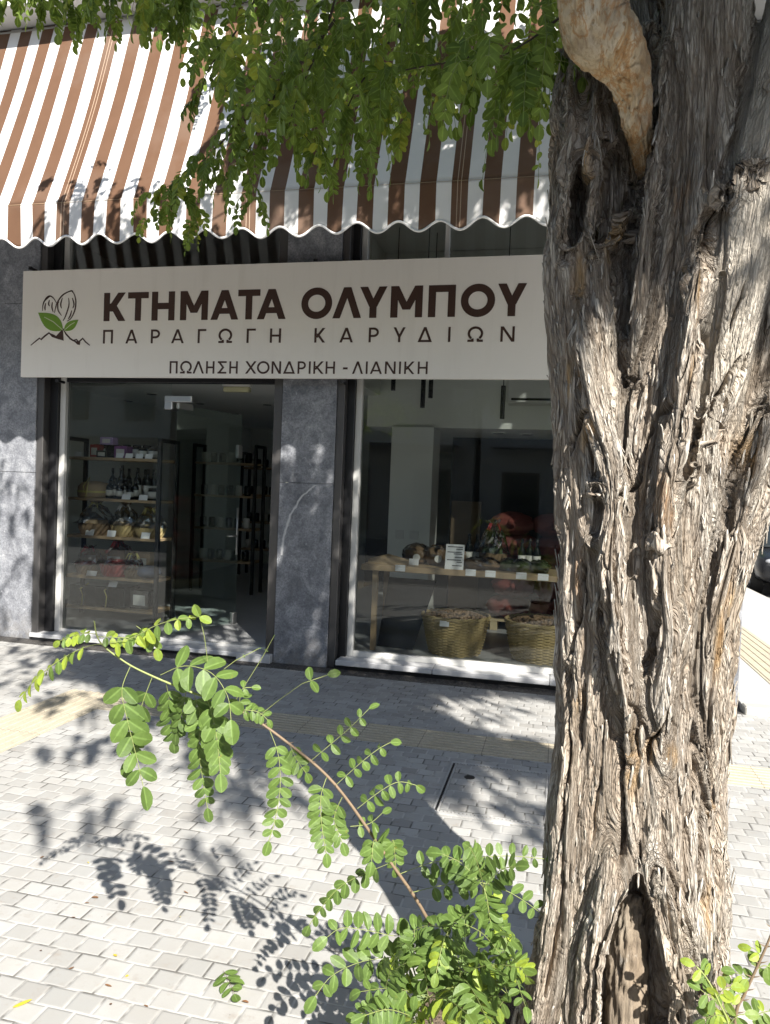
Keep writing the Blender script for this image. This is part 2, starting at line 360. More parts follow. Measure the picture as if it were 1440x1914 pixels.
    h = m.math('SUBTRACT', m.math('ADD', m.math('MULTIPLY', fib, .55), m.math('MULTIPLY', pl, .5)), m.math('ADD', m.math('MULTIPLY', c1, .9), m.math('ADD', m.math('MULTIPLY', c2, .6), m.math('MULTIPLY', c3, .35))))
    h = m.math('ADD', h, m.math('ADD', m.math('MULTIPLY', q1, .9), m.math('MULTIPLY', q2, .55))); m.bump(h, .0105, .85); return m.m

MT = dict(
    trunkbark=trunk_mat(),
    marble=marble_mat(), paver=paver_mat(), bark=bark_mat('robinia_bark'),
    deadwood=dead_mat(),
    heart=bark_mat('grey_heartwood', ((.14, .12, .09), (.24, .205, .16), (.30, .265, .21)), .0),
    alu=plain('brushed_grey_profile', (.105, .10, .098), .45, .55, .08, 30), dark=plain('dark_metal', (.022, .022, .024), .4, .3),
    whitefr=plain('off_white_frame_paint', (.58, .575, .55), .42, 0, .05, 25), glass=glass_mat('shop_glass', (.95, .97, .96), 1.5, .85),
    doorglass=glass_mat('door_glass', (.88, .94, .92), 1.5, .35), marblesill=plain('grey_white_marble_sill', (.52, .52, .525), .35, 0, .14, 9),
    signp=sign_mat(), letter=plain('brown_lettering', (.05, .022, .014), .55, 0, .08),
    green=plain('leaf_green_print', (.16, .30, .03), .5, 0, .08), veinw=plain('pale_vein_print', (.58, .60, .42), .5),
    wall=plain('interior_grey_plaster', (.76, .775, .73), .8, 0, .04, 3, .001), ceil=plain('interior_ceiling_paint', (.86, .865, .85), .85, 0, .03, 2),
    floor=plain('interior_stone_floor', (.42, .425, .43), .35, 0, .1, 5), stucco=plain('grey_stucco', (.42, .42, .415), .85, 0, .06, 8, .003),
    soffit=plain('soffit_plaster', (.50, .50, .49), .85, 0, .05, 4), asphalt=plain('asphalt', (.15, .15, .15), .9, 0, .22, 60, .004),
    concrete=plain('pavement_concrete', (.40, .393, .38), .9, 0, .16, 12, .002), kerb=plain('granite_kerb', (.40, .385, .35), .85, 0, .14, 30, .002),
    soil=plain('dry_pit_soil', (.15, .11, .075), 1, 0, .4, 22, .02), wood=plain('light_table_wood', (.36, .26, .155), .55, 0, .18, 9),
    card=plain('white_price_card', (.72, .73, .74), .6, 0, .03), ink=plain('grey_print', (.12, .12, .13), .6), black=plain('black_lacquer_metal', (.012, .012, .013), .42),
    bottle=plain('dark_bottle_glass', (.010, .012, .010), .08, 0, .1), jarlid=plain('black_jar_lid', (.02, .02, .022), .35), label=plain('cream_paper_label', (.66, .65, .60), .6, 0, .05),
    red=plain('red_wrap', (.33, .025, .02), .4), purple=plain('purple_wrap', (.20, .06, .22), .4), lilac=plain('lilac_wrap', (.42, .32, .55), .4), kraft=plain('kraft_paper', (.40, .29, .17), .8, 0, .12),
    wicker=plain('straw_wicker', (.43, .33, .155), .75, 0, .3, 60, .002), wickerd=plain('brown_wicker', (.22, .15, .08), .75, 0, .3, 60, .002),
    nut=plain('walnut_shell', (.27, .175, .095), .75, 0, .3, 80, .003), ribbon=plain('yellow_raffia_ribbon', (.55, .49, .16), .6), redribbon=plain('red_satin_ribbon', (.45, .03, .03), .35),
    sack=plain('red_net_sack', (.27, .07, .055), .8, 0, .35, 60, .01), pallet=plain('pale_pallet_wood', (.55, .45, .28), .8, 0, .2, 12),
    blue=plain('grey_blue_packet', (.10, .13, .19), .4), cello=glass_mat('clear_cellophane', (.93, .94, .94), 1.6, 2.2), steel=plain('satin_steel', (.58, .58, .57), .32, .9, .05),
    acwhite=plain('white_ac_plastic', (.66, .66, .63), .45, 0, .03), greenleaf=plain('dried_herb', (.06, .085, .03), .8, 0, .35, 40),
    trim=plain('white_valance_piping', (.76, .75, .74), .7, 0, .03), carp=plain('graphite_car_paint', (.018, .019, .022), .22, .4, .05), tyre=plain('tyre_rubber', (.015, .015, .015), .8),
    rim=plain('alloy_rim', (.42, .42, .43), .3, .8), lens=plain('clear_headlight_lens', (.34, .35, .37), .12), carglass=plain('dark_car_glass', (.02, .025, .028), .05),
    stem=plain('reddish_young_stem', (.19, .135, .085), .6, 0, .2, 40), gstem=plain('green_young_stem', (.23, .27, .085), .55, 0, .12, 40), twig=plain('dark_twig_bark', (.055, .042, .03), .85, 0, .3, 50),
    plasterb=plain('opposite_house_plaster', (.50, .47, .41), .85, 0, .08, 1.2), shutter=plain('brown_shutter', (.13, .085, .055), .7), lampglow=plain('cream_lamp_cover', (.60, .58, .36), .5),
    darkcob=None, brownpanel=plain('brown_board', (.16, .115, .07), .7),
)
def dark_cobble():
    m = NT('dark_cobble_strip'); vo = m.n('ShaderNodeTexVoronoi', feature='DISTANCE_TO_EDGE'); vo.inputs['Scale'].default_value = 26
    m.l(m.obj(), vo.inputs['Vector']); e = m.ramp(vo.outputs['Distance'], [(.0, 0.0), (.16, 1.0)])
    c = m.mix(e, (.10, .095, .085), m.mix(m.noise(22, 4), (.022, .02, .02), (.075, .066, .06))); m.set(c, .6); m.bump(e, .006); return m.m
MT['darkcob'] = dark_cobble()

# ------------------------------------------------------------------ ground, pavements, road
D = 6.335                                  # facade plane
def struct(name, mb, mat, smooth=False): return tag(mb.build(name, mat, None, smooth), kind='structure')
g = MB(); g.add([(-220, -220, -.14), (220, -220, -.14), (220, 220, -.14), (-220, 220, -.14)], [(0, 1, 2, 3)])
struct('ground', g, MT['asphalt'])
PX0, PX1, PY0, PY1 = -.42, .98, 1.35, 2.55   # tree pit
p_ = MB()
for x0, x1, y0, y1 in ((-34, PX0, .55, D-.185), (PX1, 3.45, .55, D-.185), (PX0, PX1, .55, PY0), (PX0, PX1, PY1, D-.185)):
    p_.box(x0, x1, y0, y1, -.13, 0)
struct('pavement', p_, MT['paver'])
struct('dark_cobble_edging', MB().box(-34, 1.44, D-.185, D+.2, -.13, .003), MT['darkcob'])
k_ = MB()
for i in range(38): k_.box(-34+i*.985, -34+i*.985+.979, .42, .545, -.16, .006, .012)
struct('kerb', k_, MT['kerb'])
k2 = MB()
for i in range(44): k2.box(3.455, 3.58, .42+i*.985, .42+i*.985+.979, -.16, .012, .012)
struct('side_kerb', k2, MT['kerb'])
struct('side_pavement', MB().box(1.445, 3.45, D-.05, 44, -.13, .055), MT['concrete'])
struct('side_pavement_edge', MB().box(1.445, 3.45, D-.183, D-.053, -.13, .062, .01), MT['kerb'])
pit = MB(); nx = 40
V = []; F = []
for j in range(nx+1):
    for i in range(nx+1):
        x = PX0+(PX1-PX0)*i/nx; y = PY0+(PY1-PY0)*j/nx
        V.append((x, y, -.05+.018*math.sin(x*23+y*9)*math.cos(y*31-x*7)+.012*random.random()))
F = [(j*(nx+1)+i, j*(nx+1)+i+1, (j+1)*(nx+1)+i+1, (j+1)*(nx+1)+i) for j in range(nx) for i in range(nx)]
pit.add(V, F); struct('tree_pit_soil', pit, MT['soil'], True)
pe = MB(); pe.box(PX0-.004, PX0+.06, PY0, PY1, -.12, .008, .006); pe.box(PX1-.06, PX1+.004, PY0, PY1, -.12, .008, .006)
pe.box(PX0+.062, PX1-.062, PY1-.06, PY1+.004, -.12, .0075, .006); pe.box(PX0+.062, PX1-.062, PY0-.004, PY0+.06, -.12, .0075, .006)
struct('tree_pit_kerb', pe, MT['kerb'])
def tactile(name, x0, x1, y0, y1, axis, z=0.004, n=7):
    m = MB(); m.box(x0, x1, y0, y1, z-.02, z)
    W = (y1-y0) if axis == 0 else (x1-x0); s = W/n
    for i in range(n):
        a = (y0 if axis == 0 else x0)+s*(i+.28); b = a+s*.46
        if axis == 0: m.add([(x0, a, z+.0005), (x1, a, z+.0005), (x1, b, z+.0005), (x0, b, z+.0005), (x0, a+.005, z+.006), (x1, a+.005, z+.006), (x1, b-.005, z+.006), (x0, b-.005, z+.006)], [(4,5,6,7), (0,1,5,4), (2,3,7,6), (1,2,6,5), (3,0,4,7)])
        else: m.add([(a, y0, z+.0005), (a, y1, z+.0005), (b, y1, z+.0005), (b, y0, z+.0005), (a+.005, y0, z+.006), (a+.005, y1, z+.006), (b-.005, y1, z+.006), (b-.005, y0, z+.006)], [(4,7,6,5), (0,4,5,1), (2,6,7,3), (1,5,6,2), (3,7,4,0)])
    return struct(name, m, rib_mat(axis))
tactile('tactile_paving', -3.06, 3.4, 4.585, 4.935, 0)
tactile('tactile_paving_to_kerb', -3.52, -3.07, .6, 4.935, 1, n=7)
tactile('tactile_paving_side_street', 1.84, 2.32, D+.65, 30, 1, .06, n=6)
# manhole with a paver-filled tray
mh = thing('manhole_cover', 'square paver-filled manhole cover with a steel rim beside the tree shadow', 'manhole cover', (0, 0, 0))
f_ = MB(); X0, X1, Y0, Y1 = -.555, .03, 3.66, 4.40
for a, b, c, d in ((X0, X1, Y0, Y0+.02), (X0, X1, Y1-.02, Y1), (X0, X0+.02, Y0+.021, Y1-.021), (X1-.02, X1, Y0+.021, Y1-.021)): f_.box(a, b, c, d, -.01, .007)
f_.build('rim', MT['concrete'], mh)
mb = MB()
for k in range(34):
    t = Y0+.03+k*(Y1-Y0-.06)/34; mb.box(X0+.024, X0+.034, t, t+.012, 0, .008); mb.box(X1-.034, X1-.024, t, t+.012, 0, .008)
for k in range(26):
    t = X0+.04+k*(X1-X0-.08)/26; mb.box(t, t+.012, Y0+.024, Y0+.034, 0, .008); mb.box(t, t+.012, Y1-.034, Y1-.024, 0, .008)
mb.build('seal_chain', MT['concrete'], mh)
c2_ = MB()
for k in range(34):
    t = Y0+.03+k*(Y1-Y0-.06)/34; c2_.box(X0+.012, X0+.023, t, t+.014, 0, .0095)
c2_.build('dark_seal', MT['dark'], mh)
MB().box(X0+.036, X1-.036, Y0+.036, Y1-.036, -.01, .0045).build('tray', MT['paver'], mh)
MB().lathe([(.03, .0055), (.03, .0075), (.012, .008)], 14, ((X0+.13), Y1-.22, 0)).build('lifting_hole', MT['dark'], mh)

# ------------------------------------------------------------------ the building
B = thing('shop_building', 'corner building with blue grey marble pillars and glazed shop front behind the tree', 'building')
XL, XR, GY = -9.0, 1.43, 6.52               # glazing plane
def part(name, mb, mat, parent=B, label=None, smooth=False):
    o = mb.build(name, MT[mat] if isinstance(mat, str) else mat, parent, smooth)
    if label: o['label'] = label
    return o
def pillar(x0, x1, label=None):
    m = MB(); zs = [0.0, 1.635, 3.28, 5.27]
    for i in range(3): m.box(x0, x1, D, D+.42, zs[i]+.0015, zs[i+1]-.0015, .003)
    return part('pillar', m, 'marble', B, label)
pillar(-2.46, -1.955, 'narrow middle marble pillar with a white vein'); pillar(-6.6, -5.0, 'wide left marble pillar in sun'); pillar(.98, XR, 'right corner pillar'); pillar(XL, -8.0)
def guide(x0, x1, y0=D+.012, y1=D+.16): part('shutter_guide', MB().box(x0, x1, y0, y1, .01, 5.26, .004), 'alu')
guide(-2.545, -2.463); guide(-1.952, -1.885); guide(-4.997, -4.925); guide(.91, .977)
for x0, x1 in ((-1.885, -1.815), (-4.925, -4.835)): part('dark_jamb', MB().box(x0, x1, D+.10, D+.30, .01, 5.26, .003), 'dark')
# door sill, window sill, frames
s_ = MB(); s_.box(-4.99, -2.80, D-.035, GY+.25, .03, .072, .006); s_.box(-2.797, -2.47, D-.06, GY+.2, .0, .078, .006)
part('door_sill', s_, 'marblesill'); part('door_riser', MB().box(-4.98, -2.80, D-.02, D+.2, 0, .029), 'dark')
s_ = MB(); s_.box(-1.86, -1.0, D-.055, GY+.02, .045, .094, .006); s_.box(-.997, -.02, D-.055, GY+.02, .045, .094, .006); s_.box(-.017, .98, D-.055, GY+.02, .045, .094, .006)
part('window_sill', s_, 'marblesill'); part('plinth', MB().box(-1.88, .97, D-.01, GY, .0, .044), 'dark')
ZT = 5.2
def window(x0, x1, z0, mull=()):
    f = MB(); f.box(x0, x0+.055, GY-.05, GY+.03, z0, ZT, .004); f.box(x1-.055, x1, GY-.05, GY+.03, z0, ZT, .004)
    f.box(x0+.056, x1-.056, GY-.05, GY+.03, z0, z0+.05, .004); f.box(x0+.056, x1-.056, GY-.048, GY+.03, ZT-.06, ZT, .004)
    f.box(x0+.056, x1-.056, GY-.05, GY+.03, 2.62, 2.70, .004)
    for q in mull: f.box(q-.02, q+.02, GY-.049, GY+.03, 2.71, ZT-.062, .003)
    o = f.build('window', MT['whitefr'], B)
    MB().box(x0+.055, x1-.055, GY-.004, GY+.004, z0+.05, 2.62).build('glass', MT['glass'], o)
    e = [x0+.055]+list(mull)+[x1-.055]
    for a, b in zip(e, e[1:]): MB().box(a+.021, b-.021, GY-.004, GY+.004, 2.70, ZT-.06).build('transom_glass', MT['glass'], o)
    return o
window(-1.815, .905, .094, (-1.05,))
# shop door front: fixed pane left, opening right
f = MB(); f.box(-4.835, -4.775, GY-.05, GY+.03, .072, ZT, .004); f.box(-2.56, -2.535, GY-.05, GY+.03, 2.3, ZT, .004)
f.box(-4.774, -2.561, GY-.045, GY+.03, ZT-.06, ZT, .004); f.box(-4.774, -2.561, GY-.04, GY+.03, .073, .10, .003)
door = f.build('shop_door_front', MT['whitefr'], B); MB().box(-4.774, -2.561, GY-.04, GY+.05, 2.54, 2.66, .004).build('header_beam', MT['dark'], door)
MB().box(-4.775, -3.66, GY-.005, GY+.005, .10, 2.54).build('fixed_glass', MT['glass'], door)
MB().box(-4.775, -2.561, GY-.005, GY+.005, 2.66, ZT-.06).build('transom_glass', MT['glass'], door)
pf = MB(); pf.box(-3.72, -3.44, GY-.02, GY+.02, 2.36, 2.42, .004); pf.box(-3.72, -3.64, GY-.02, GY+.02, 2.29, 2.36, .004); pf.build('patch_fitting', MT['steel'], door)
leaf = MB().box(0, .98, -.005, .005, .02, 2.24).build('door_leaf', MT['doorglass'], door); leaf.location = (-3.60, GY+.02, .10); leaf.rotation_euler = (0, 0, rad(76))
h_ = MB(); h_.box(.92, .99, -.018, .018, 1.78, 1.92, .004); h_.box(.92, .99, -.018, .018, .0, .12, .004); h_.box(0, .2, -.018, .018, 2.2, 2.26, .004); h_.build('door_hinge', MT['steel'], leaf)
hd = MB(); hd.tube([(.9, -.05, .75), (.9, -.05, 1.25)], .012, 8); hd.tube([(.9, -.05, .95), (.82, -.05, .95), (.8, 0, .95)], .01, 8); hd.build('door_handle', MT['steel'], leaf, True)
# interior shell
IX0, IX1, IY1 = -5.9, 1.30, 13.6
part('shop_floor', MB().box(IX0, IX1, GY+.06, IY1, -.02, .095), 'floor')
part('interior_wall', MB().box(IX0-.15, IX0, GY+.2, IY1, -.02, 4.6), 'wall'); part('interior_wall', MB().box(IX1, IX1+.12, GY+.3, 30, -.02, 5.2), 'wall')
bw = MB(); bw.box(IX0, -6.3+1.0, IY1, IY1+.15, 0, 3); bw.box(-5.30+.05, -4.55+.0, IY1+2.2, IY1+2.3, 0, 3); bw.box(-4.3, IX1, IY1, IY1+.15, 0, 3.0); bw.box(-5.3, -4.3, IY1, IY1+.15, 2.42, 3.0)
part('interior_wall', bw, 'wall')
part('shop_ceiling', MB().box(IX0, -2.25, GY+.06, IY1, 2.70, 2.85), 'ceil'); part('high_ceiling', MB().box(-2.24, IX1, GY+.06, 8.9, 4.35, 4.45), 'ceil')
part('mezzanine_ceiling', MB().box(-2.24, IX1, 8.56, IY1, 2.34, 2.48), 'ceil')
part('mezzanine_wall', MB().box(-2.24, IX1, 8.5, 8.558, 2.34, 4.34), 'wall'); part('ceiling_edge_wall', MB().box(-2.249, -2.10, GY+.06, 8.49, 2.70, 4.34), 'wall')
part('interior_column', MB().box(-1.92, -1.43, 8.42, 8.9, .096, 2.338, .004), 'wall')
part('dark_partition', MB().box(-1.42, IX1, 9.9, 10.0, .096, 2.338), 'black')
part('inner_partition', MB().box(-2.9, -2.05, 11.2, 11.3, .096, 2.335), 'dark')
sk_ = MB(); sk_.box(-1.83, -1.73, 8.412, 8.42, 1.05, 1.15, .003); sk_.box(-1.66, -1.56, 8.412, 8.42, 1.05, 1.15, .003); part('wall_socket', sk_, 'acwhite')
part('floor_slab', MB().box(XL, XR-.17, D+.32, 24, 4.47, 5.26), 'soffit'); part('wall', MB().box(XL, XR-.17, 24, 24.2, 0, 11.19), 'stucco')
# upper storey, overhang
part('soffit', MB().box(XL, XR, 5.52, D+.3, 5.36, 5.50), 'soffit'); part('overhang_lip', MB().box(XL, XR+.02, 5.24, 5.52, 5.36, 5.62, .006), 'soffit')
part('wall', MB().box(XL, XR, 5.56, 5.9, 5.62, 11.2), 'stucco'); part('roof_slab', MB().box(XL-.2, XR+.3, 5.2, 24, 11.2, 11.4), 'soffit')
part('fascia_wall', MB().box(XL, XR, D+.05, D+.3, 5.27, 5.359), 'marble'); part('wall', MB().box(XR-.16, XR-.001, D+.43, 24, 0, 11.19), 'marble', B, 'pale marble side wall along the side street')
part('shop_wall', MB().box(-8.0, -6.6, D+.2, D+.3, 0, 5.26), 'dark')
for x in (-7.6, -5.2, -2.8, -.4):
    o = MB().box(x, x+1.2, 5.5, 5.558, 6.9, 8.4, .01).build('window', MT['whitefr'], B); MB().box(x+.08, x+1.12, 5.48, 5.498, 6.98, 8.32).build('pane', MT['carglass'], o)

# ------------------------------------------------------------------ sign
SY = 6.20
sign = thing('shop_sign', 'long cream shop sign with brown Greek lettering and a walnut emblem above the door', 'sign', (0, 0, 0))
SX0, SX1, SZ0, SZ1 = -5.075, .10, 2.545, 3.548
MB().box(SX0, SX1, SY, SY+.035, SZ0, SZ1, .002).build('sign_panel', MT['signp'], sign)
for px, py in ((57, 501), (590, 487), (640, 714), (108, 712)):
    br = MB(); q = at(px, py, SY+.05); br.tube([(q[0], SY+.05, q[2]), (q[0], D+.01, q[2])], .014, 8); br.lathe([(.02, -.012), (.02, .012)], 10, (q[0], SY+.05, q[2])); br.build('mounting_bolt', MT['dark'], sign)
def stroke(x0, z0, x1, z1, t):
    L = math.hypot(x1-x0, z1-z0); hx = t/2*L/max(abs(z1-z0), 1e-6); return [(x0-hx, z0), (x0+hx, z0), (x1+hx, z1), (x1-hx, z1)]
def rect(x0, z0, x1, z1): return [(x0, z0), (x1, z0), (x1, z1), (x0, z1)]
def arc(cx, cz, rx, rz, t, a0, a1, n=28):
    out = []
    for i in range(n):
        q = []
        for a, k in ((i, 0), (i+1, 0), (i+1, 1), (i, 1)):
            th = a0+(a1-a0)*a/n; q.append((cx+(rx-k*t)*math.cos(th), cz+(rz-k*t)*math.sin(th)))
        out.append(q)
    return out
def glyph(c, w, t):
    """strokes of one capital, height 1, width w, stem t"""
    hx = lambda dx, dz=1.0: t/2*math.hypot(dx, dz)/abs(dz)
    st = rect(0, 0, t, 1); sr = rect(w-t, 0, w, 1); th = t*.92
    if c == 'Κ':
        a = hx(.62*w, .6); return [st, stroke(w-a-.02, 1, t*.75+a*.3, .34, t), stroke(w-a, 0, t*1.0+a*.55, .62, t)]
    if c == 'Τ': return [rect(0, 1-th, w, 1), rect(w/2-t/2, 0, w/2+t/2, 1-th*.5)]
    if c == 'Η': return [st, sr, rect(t*.5, .5-th/2, w-t*.5, .5+th/2)]
    if c == 'Π': return [st, sr, rect(t*.5, 1-th, w-t*.5, 1)]
    if c == 'Γ': return [st, rect(t*.5, 1-th, w, 1)]
    if c == 'Ι': return [st]
    if c in 'ΑΛΔ':
        a = hx(w/2-t*.55); L = [stroke(a, 0, w/2, 1, t), stroke(w-a, 0, w/2, 1, t)]
        if c == 'Α': L.append(rect(w*.22, .2, w*.78, .2+th*.9))
        if c == 'Δ': L.append(rect(a*.6, 0, w-a*.6, th))
        return L
    if c == 'Υ': a = hx(w/2, .6); return [stroke(a, 1, w/2, .36, t), stroke(w-a, 1, w/2, .36, t), rect(w/2-t/2, 0, w/2+t/2, .42)]
    if c == 'Χ': a = hx(w); return [stroke(a, 0, w-a, 1, t), stroke(w-a, 0, a, 1, t)]
    if c == 'Μ': a = hx(w/2, .72)*.92; return [st, sr, stroke(a, 1, w/2, .25, t*.95), stroke(w-a, 1, w/2, .25, t*.95)]
    if c == 'Ν': a = hx(w)*.95; return [st, sr, stroke(a, 1, w-a, 0, t)]
    if c == 'Σ': a = hx(w*.55, .5); return [rect(0, 1-th, w, 1), rect(0, 0, w, th), stroke(a, 1-th*.3, w*.62, .5, t), stroke(a, th*.3, w*.62, .5, t)]
    if c == 'Ο': return arc(w/2, .5, w/2, .515, t, 0, 2*PI, 40)
    if c == 'Ρ': return [st, rect(t*.5, 1-th, w*.5, 1), rect(t*.5, .36, w*.5, .36+th)]+arc(w*.5, .68, w*.5, .32, t*.97, -PI/2, PI/2, 16)
    if c == 'Ω':
        L = arc(w/2, .55, w/2, .47, t, rad(-52), rad(232), 30); return L+[rect(0, 0, w*.40, th), rect(w*.60, 0, w, th), rect(w*.40-t, th*.5, w*.40, .22), rect(w*.60, th*.5, w*.60+t, .22)]
    if c == '-': return [rect(0, .36, w, .36+t*1.1)]
    return []
def line_mesh(items, t, mat):
    """items: (char, px0, px1, py_top, py_bottom) as surveyed on the sign's face; one part per letter"""
    for c, a, b, yt, yb in items:
        m = MB(); k = 0
        P0 = at(a, yb, SY); P1 = at(b, yb, SY); zt = at((a+b)/2, yt, SY)[2]; zb = (P0[2]+P1[2])/2; H = zt-zb
        for q in glyph(c, (P1[0]-P0[0])/H, t):
            m.prism([(P0[0]+x*H, zb+z*H) for x, z in q], SY-.0022-.00012*(k % 9), SY+.001); k += 1
        m.build('letter', mat, sign)
def lin(x, x0, y0, x1, y1): return y0+(y1-y0)*(x-x0)/(x1-x0)
def row_items(chars, xs, top, bot):
    return [(c, a, b, lin((a+b)/2, *top), lin((a+b)/2, *bot)) for c, (a, b) in zip(chars, xs)]
q3 = lambda *v: [(a/2.571, b/2.571) for a, b in v]
q4 = lambda *v: [(540+a/2.769, 540+b/2.769) for a, b in v]
L1 = row_items('ΚΤΗΜΑΤΑΟΛΥΜΠΟΥ', q3((498, 605), (613, 712), (728, 838), (865, 998), (1012, 1145), (1142, 1248), (1235, 1373)) + q4((63, 222), (226, 374), (362, 508), (525, 690), (720, 860), (888, 1065), (1075, 1230)), (214, 547, 958, 529.6), (214, 600, 958, 590.8))
L2 = row_items('ΠΑΡΑΓΩΓΗΚΑΡΥΔΙΩΝ', q3((495, 542), (603, 660), (725, 768), (823, 883), (950, 990), (1050, 1115), (1185, 1228), (1297, 1350)) + q4((132, 188), (262, 332), (413, 465), (540, 603), (667, 741), (824, 840), (925, 1005), (1095, 1168)), (200, 616.5, 948, 610), (200, 642, 948, 638.6))
L3 = row_items('ΠΩΛΗΣΗΧΟΝΔΡΙΚΗ-ΛΙΑΝΙΚΗ', q3((815, 853), (866, 921), (926, 980), (990, 1030), (1046, 1088), (1102, 1142), (1178, 1232), (1235, 1295), (1305, 1350), (1361, 1418)) + q4((45, 87), (103, 113), (127, 180), (190, 238), (280, 304), (328, 384), (398, 408), (420, 482), (497, 552), (570, 580), (597, 650), (667, 718)), (330, 675, 790, 675.7), (330, 698, 790, 699))
line_mesh(L1, .235, MT['letter']); line_mesh(L2, .155, MT['letter']); line_mesh(L3, .15, MT['letter'])
# emblem: two walnut halves, two leaves, a mountain line
def E3(x, y): q = at(x/2.571, 440+y/2.571, SY); return (q[0], q[2])
def ribbon_line(m, pts, wd, d=.0022):
    P = [Vector(E3(*p)) for p in pts]; n = len(P); L = []; Rr = []
    for i, p in enumerate(P):
        t = (P[min(i+1, n-1)]-P[max(i-1, 0)]).normalized(); nn = Vector((-t.y, t.x)); k = wd*(.35+.65*math.sin(PI*(i+.5)/n)); L.append(p+nn*k); Rr.append(p-nn*k)
    for i in range(n-1): m.prism([Rr[i], Rr[i+1], L[i+1], L[i]], SY-d, SY+.001)
em = MB()
def smooth_pts(P, n=6):
    out = []
    for i in range(len(P)-1):
        p0, p1, p2, p3 = P[max(i-1, 0)], P[i], P[i+1], P[min(i+2, len(P)-1)]
        for k in range(n):
            t = k/n; out.append(tuple(.5*((2*p1[j])+(-p0[j]+p2[j])*t+(2*p0[j]-5*p1[j]+4*p2[j]-p3[j])*t*t+(-p0[j]+3*p1[j]-3*p2[j]+p3[j])*t**3) for j in range(len(p1))))
    return out+[tuple(P[-1])]
for pts in ([(204, 362), (208, 330), (222, 302), (240, 291), (258, 302), (272, 325)], [(205, 345), (212, 318), (230, 300), (242, 292)], [(262, 372), (268, 345), (277, 320), (300, 288), (330, 270), (346, 264)], [(346, 264), (360, 290), (365, 325), (358, 365), (340, 400), (322, 412)],
            [(296, 385), (280, 360), (278, 330), (284, 318)], [(318, 275), (345, 266), (350, 275)], [(330, 300), (332, 330), (325, 360), (312, 395), (303, 410)], [(345, 360), (338, 385), (328, 402)], [(348, 300), (356, 330), (350, 350)], [(300, 300), (292, 330), (296, 350)], [(238, 310), (234, 328), (238, 340)], [(220, 325), (216, 345), (218, 360)], [(252, 320), (250, 345), (256, 368)]):
    ribbon_line(em, smooth_pts(pts), .0065)
em.build('walnut_outline', MT['letter'], sign)
def leaf_print(base, tip, bulge, bulge2):
    bx, by = base; tx, ty = tip; out = []
    for k in range(13):
        t = k/12; out.append((bx+(tx-bx)*t-(ty-by)*bulge*math.sin(PI*t**.85), by+(ty-by)*t+(tx-bx)*bulge*math.sin(PI*t**.85)))
    for k in range(11, 0, -1):
        t = k/12; out.append((bx+(tx-bx)*t+(ty-by)*bulge2*math.sin(PI*t**.85), by+(ty-by)*t-(tx-bx)*bulge2*math.sin(PI*t**.85)))
    return [E3(*p) for p in out]
for i, (b, t, u, v_) in enumerate((((303, 455), (184, 371), .26, .26), ((308, 457), (377, 405), .24, .24))):
    P = leaf_print(b, t, u, v_); o = MB().prism(P[::-1] if i == 0 else P[::-1], SY-.0026, SY+.001).build('printed_leaf', MT['green'], sign)
    vn = MB(); ribbon_line(vn, [b, ((b[0]*.6+t[0]*.4)+3, (b[1]*.6+t[1]*.4)-6), (b[0]*.25+t[0]*.75, b[1]*.25+t[1]*.75)], .004, .0034); vn.build('leaf_vein', MT['veinw'], o)
mo = MB()
for pts in ([(148, 528), (172, 508), (190, 494), (198, 500), (215, 484), (236, 468), (250, 482), (268, 486), (285, 490)], [(303, 448), (318, 474), (338, 496), (352, 505), (372, 512)], [(352, 505), (368, 500), (378, 512), (398, 495), (412, 512), (432, 528)]): ribbon_line(mo, pts, .008)
for tri in ([(303, 448), (268, 486), (282, 498), (306, 506)], [(352, 505), (372, 524), (384, 526), (386, 512)], [(236, 468), (250, 488), (285, 500), (262, 478)]):
    P = [E3(*p) for p in tri]; A = sum(P[i][0]*P[(i+1) % len(P)][1]-P[(i+1) % len(P)][0]*P[i][1] for i in range(len(P))); mo.prism(P if A > 0 else P[::-1], SY-.0028, SY+.001)
mo.build('mountain_print', MT['letter'], sign)

# ------------------------------------------------------------------ awning
AY, AX0, AX1 = 4.90, -7.4, 1.02
xs_b = [at(px, 392, AY)[0] for px in (15.5, 62, 107, 153, 200.5, 249)]
pitch = (at(1208/2.483+480, 350, AY)[0]-xs_b[0])/ round((at(1208/2.483+480, 350, AY)[0]-xs_b[0])/((xs_b[-1]-xs_b[0])/5))
canvas = stripe_mat(xs_b[0], pitch, .52)
aw = thing('striped_awning', 'brown and white striped awning with scalloped valance over the shop front', 'awning')
ZS, ZTOP, YTOP = 3.635, 5.345, 5.50
NXA, NZ = 260, 40; V = []
for j in range(NZ+1):
    t = j/NZ
    for i in range(NXA+1):
        x = AX0+(AX1-AX0)*i/NXA
        sag = .028*math.sin(PI*t)*(1+.3*math.sin(x*2.1))+.006*math.sin(x*5.3+t*4)*math.sin(PI*t)
        V.append((x, YTOP+(AY-YTOP)*t+sag, ZTOP+(ZS-ZTOP)*t-.01*math.sin(PI*t)))
F = np.array([(j*(NXA+1)+i, j*(NXA+1)+i+1, (j+1)*(NXA+1)+i+1, (j+1)*(NXA+1)+i) for j in range(NZ) for i in range(NXA)])[:, ::-1]
o = link_mesh('canopy', np_mesh('canopy', V, F, True), canvas, aw); md = o.modifiers.new('thick', 'SOLIDIFY'); md.thickness = .0015
lam = (at(943, 425, AY)[0]-at(488, 440, AY)[0])/6; xlow = at(558.5, 438, AY)[0]
def zb(x): return 3.352+.034*(-math.cos(2*PI*(x-xlow)/lam))
V = []; NV = 12
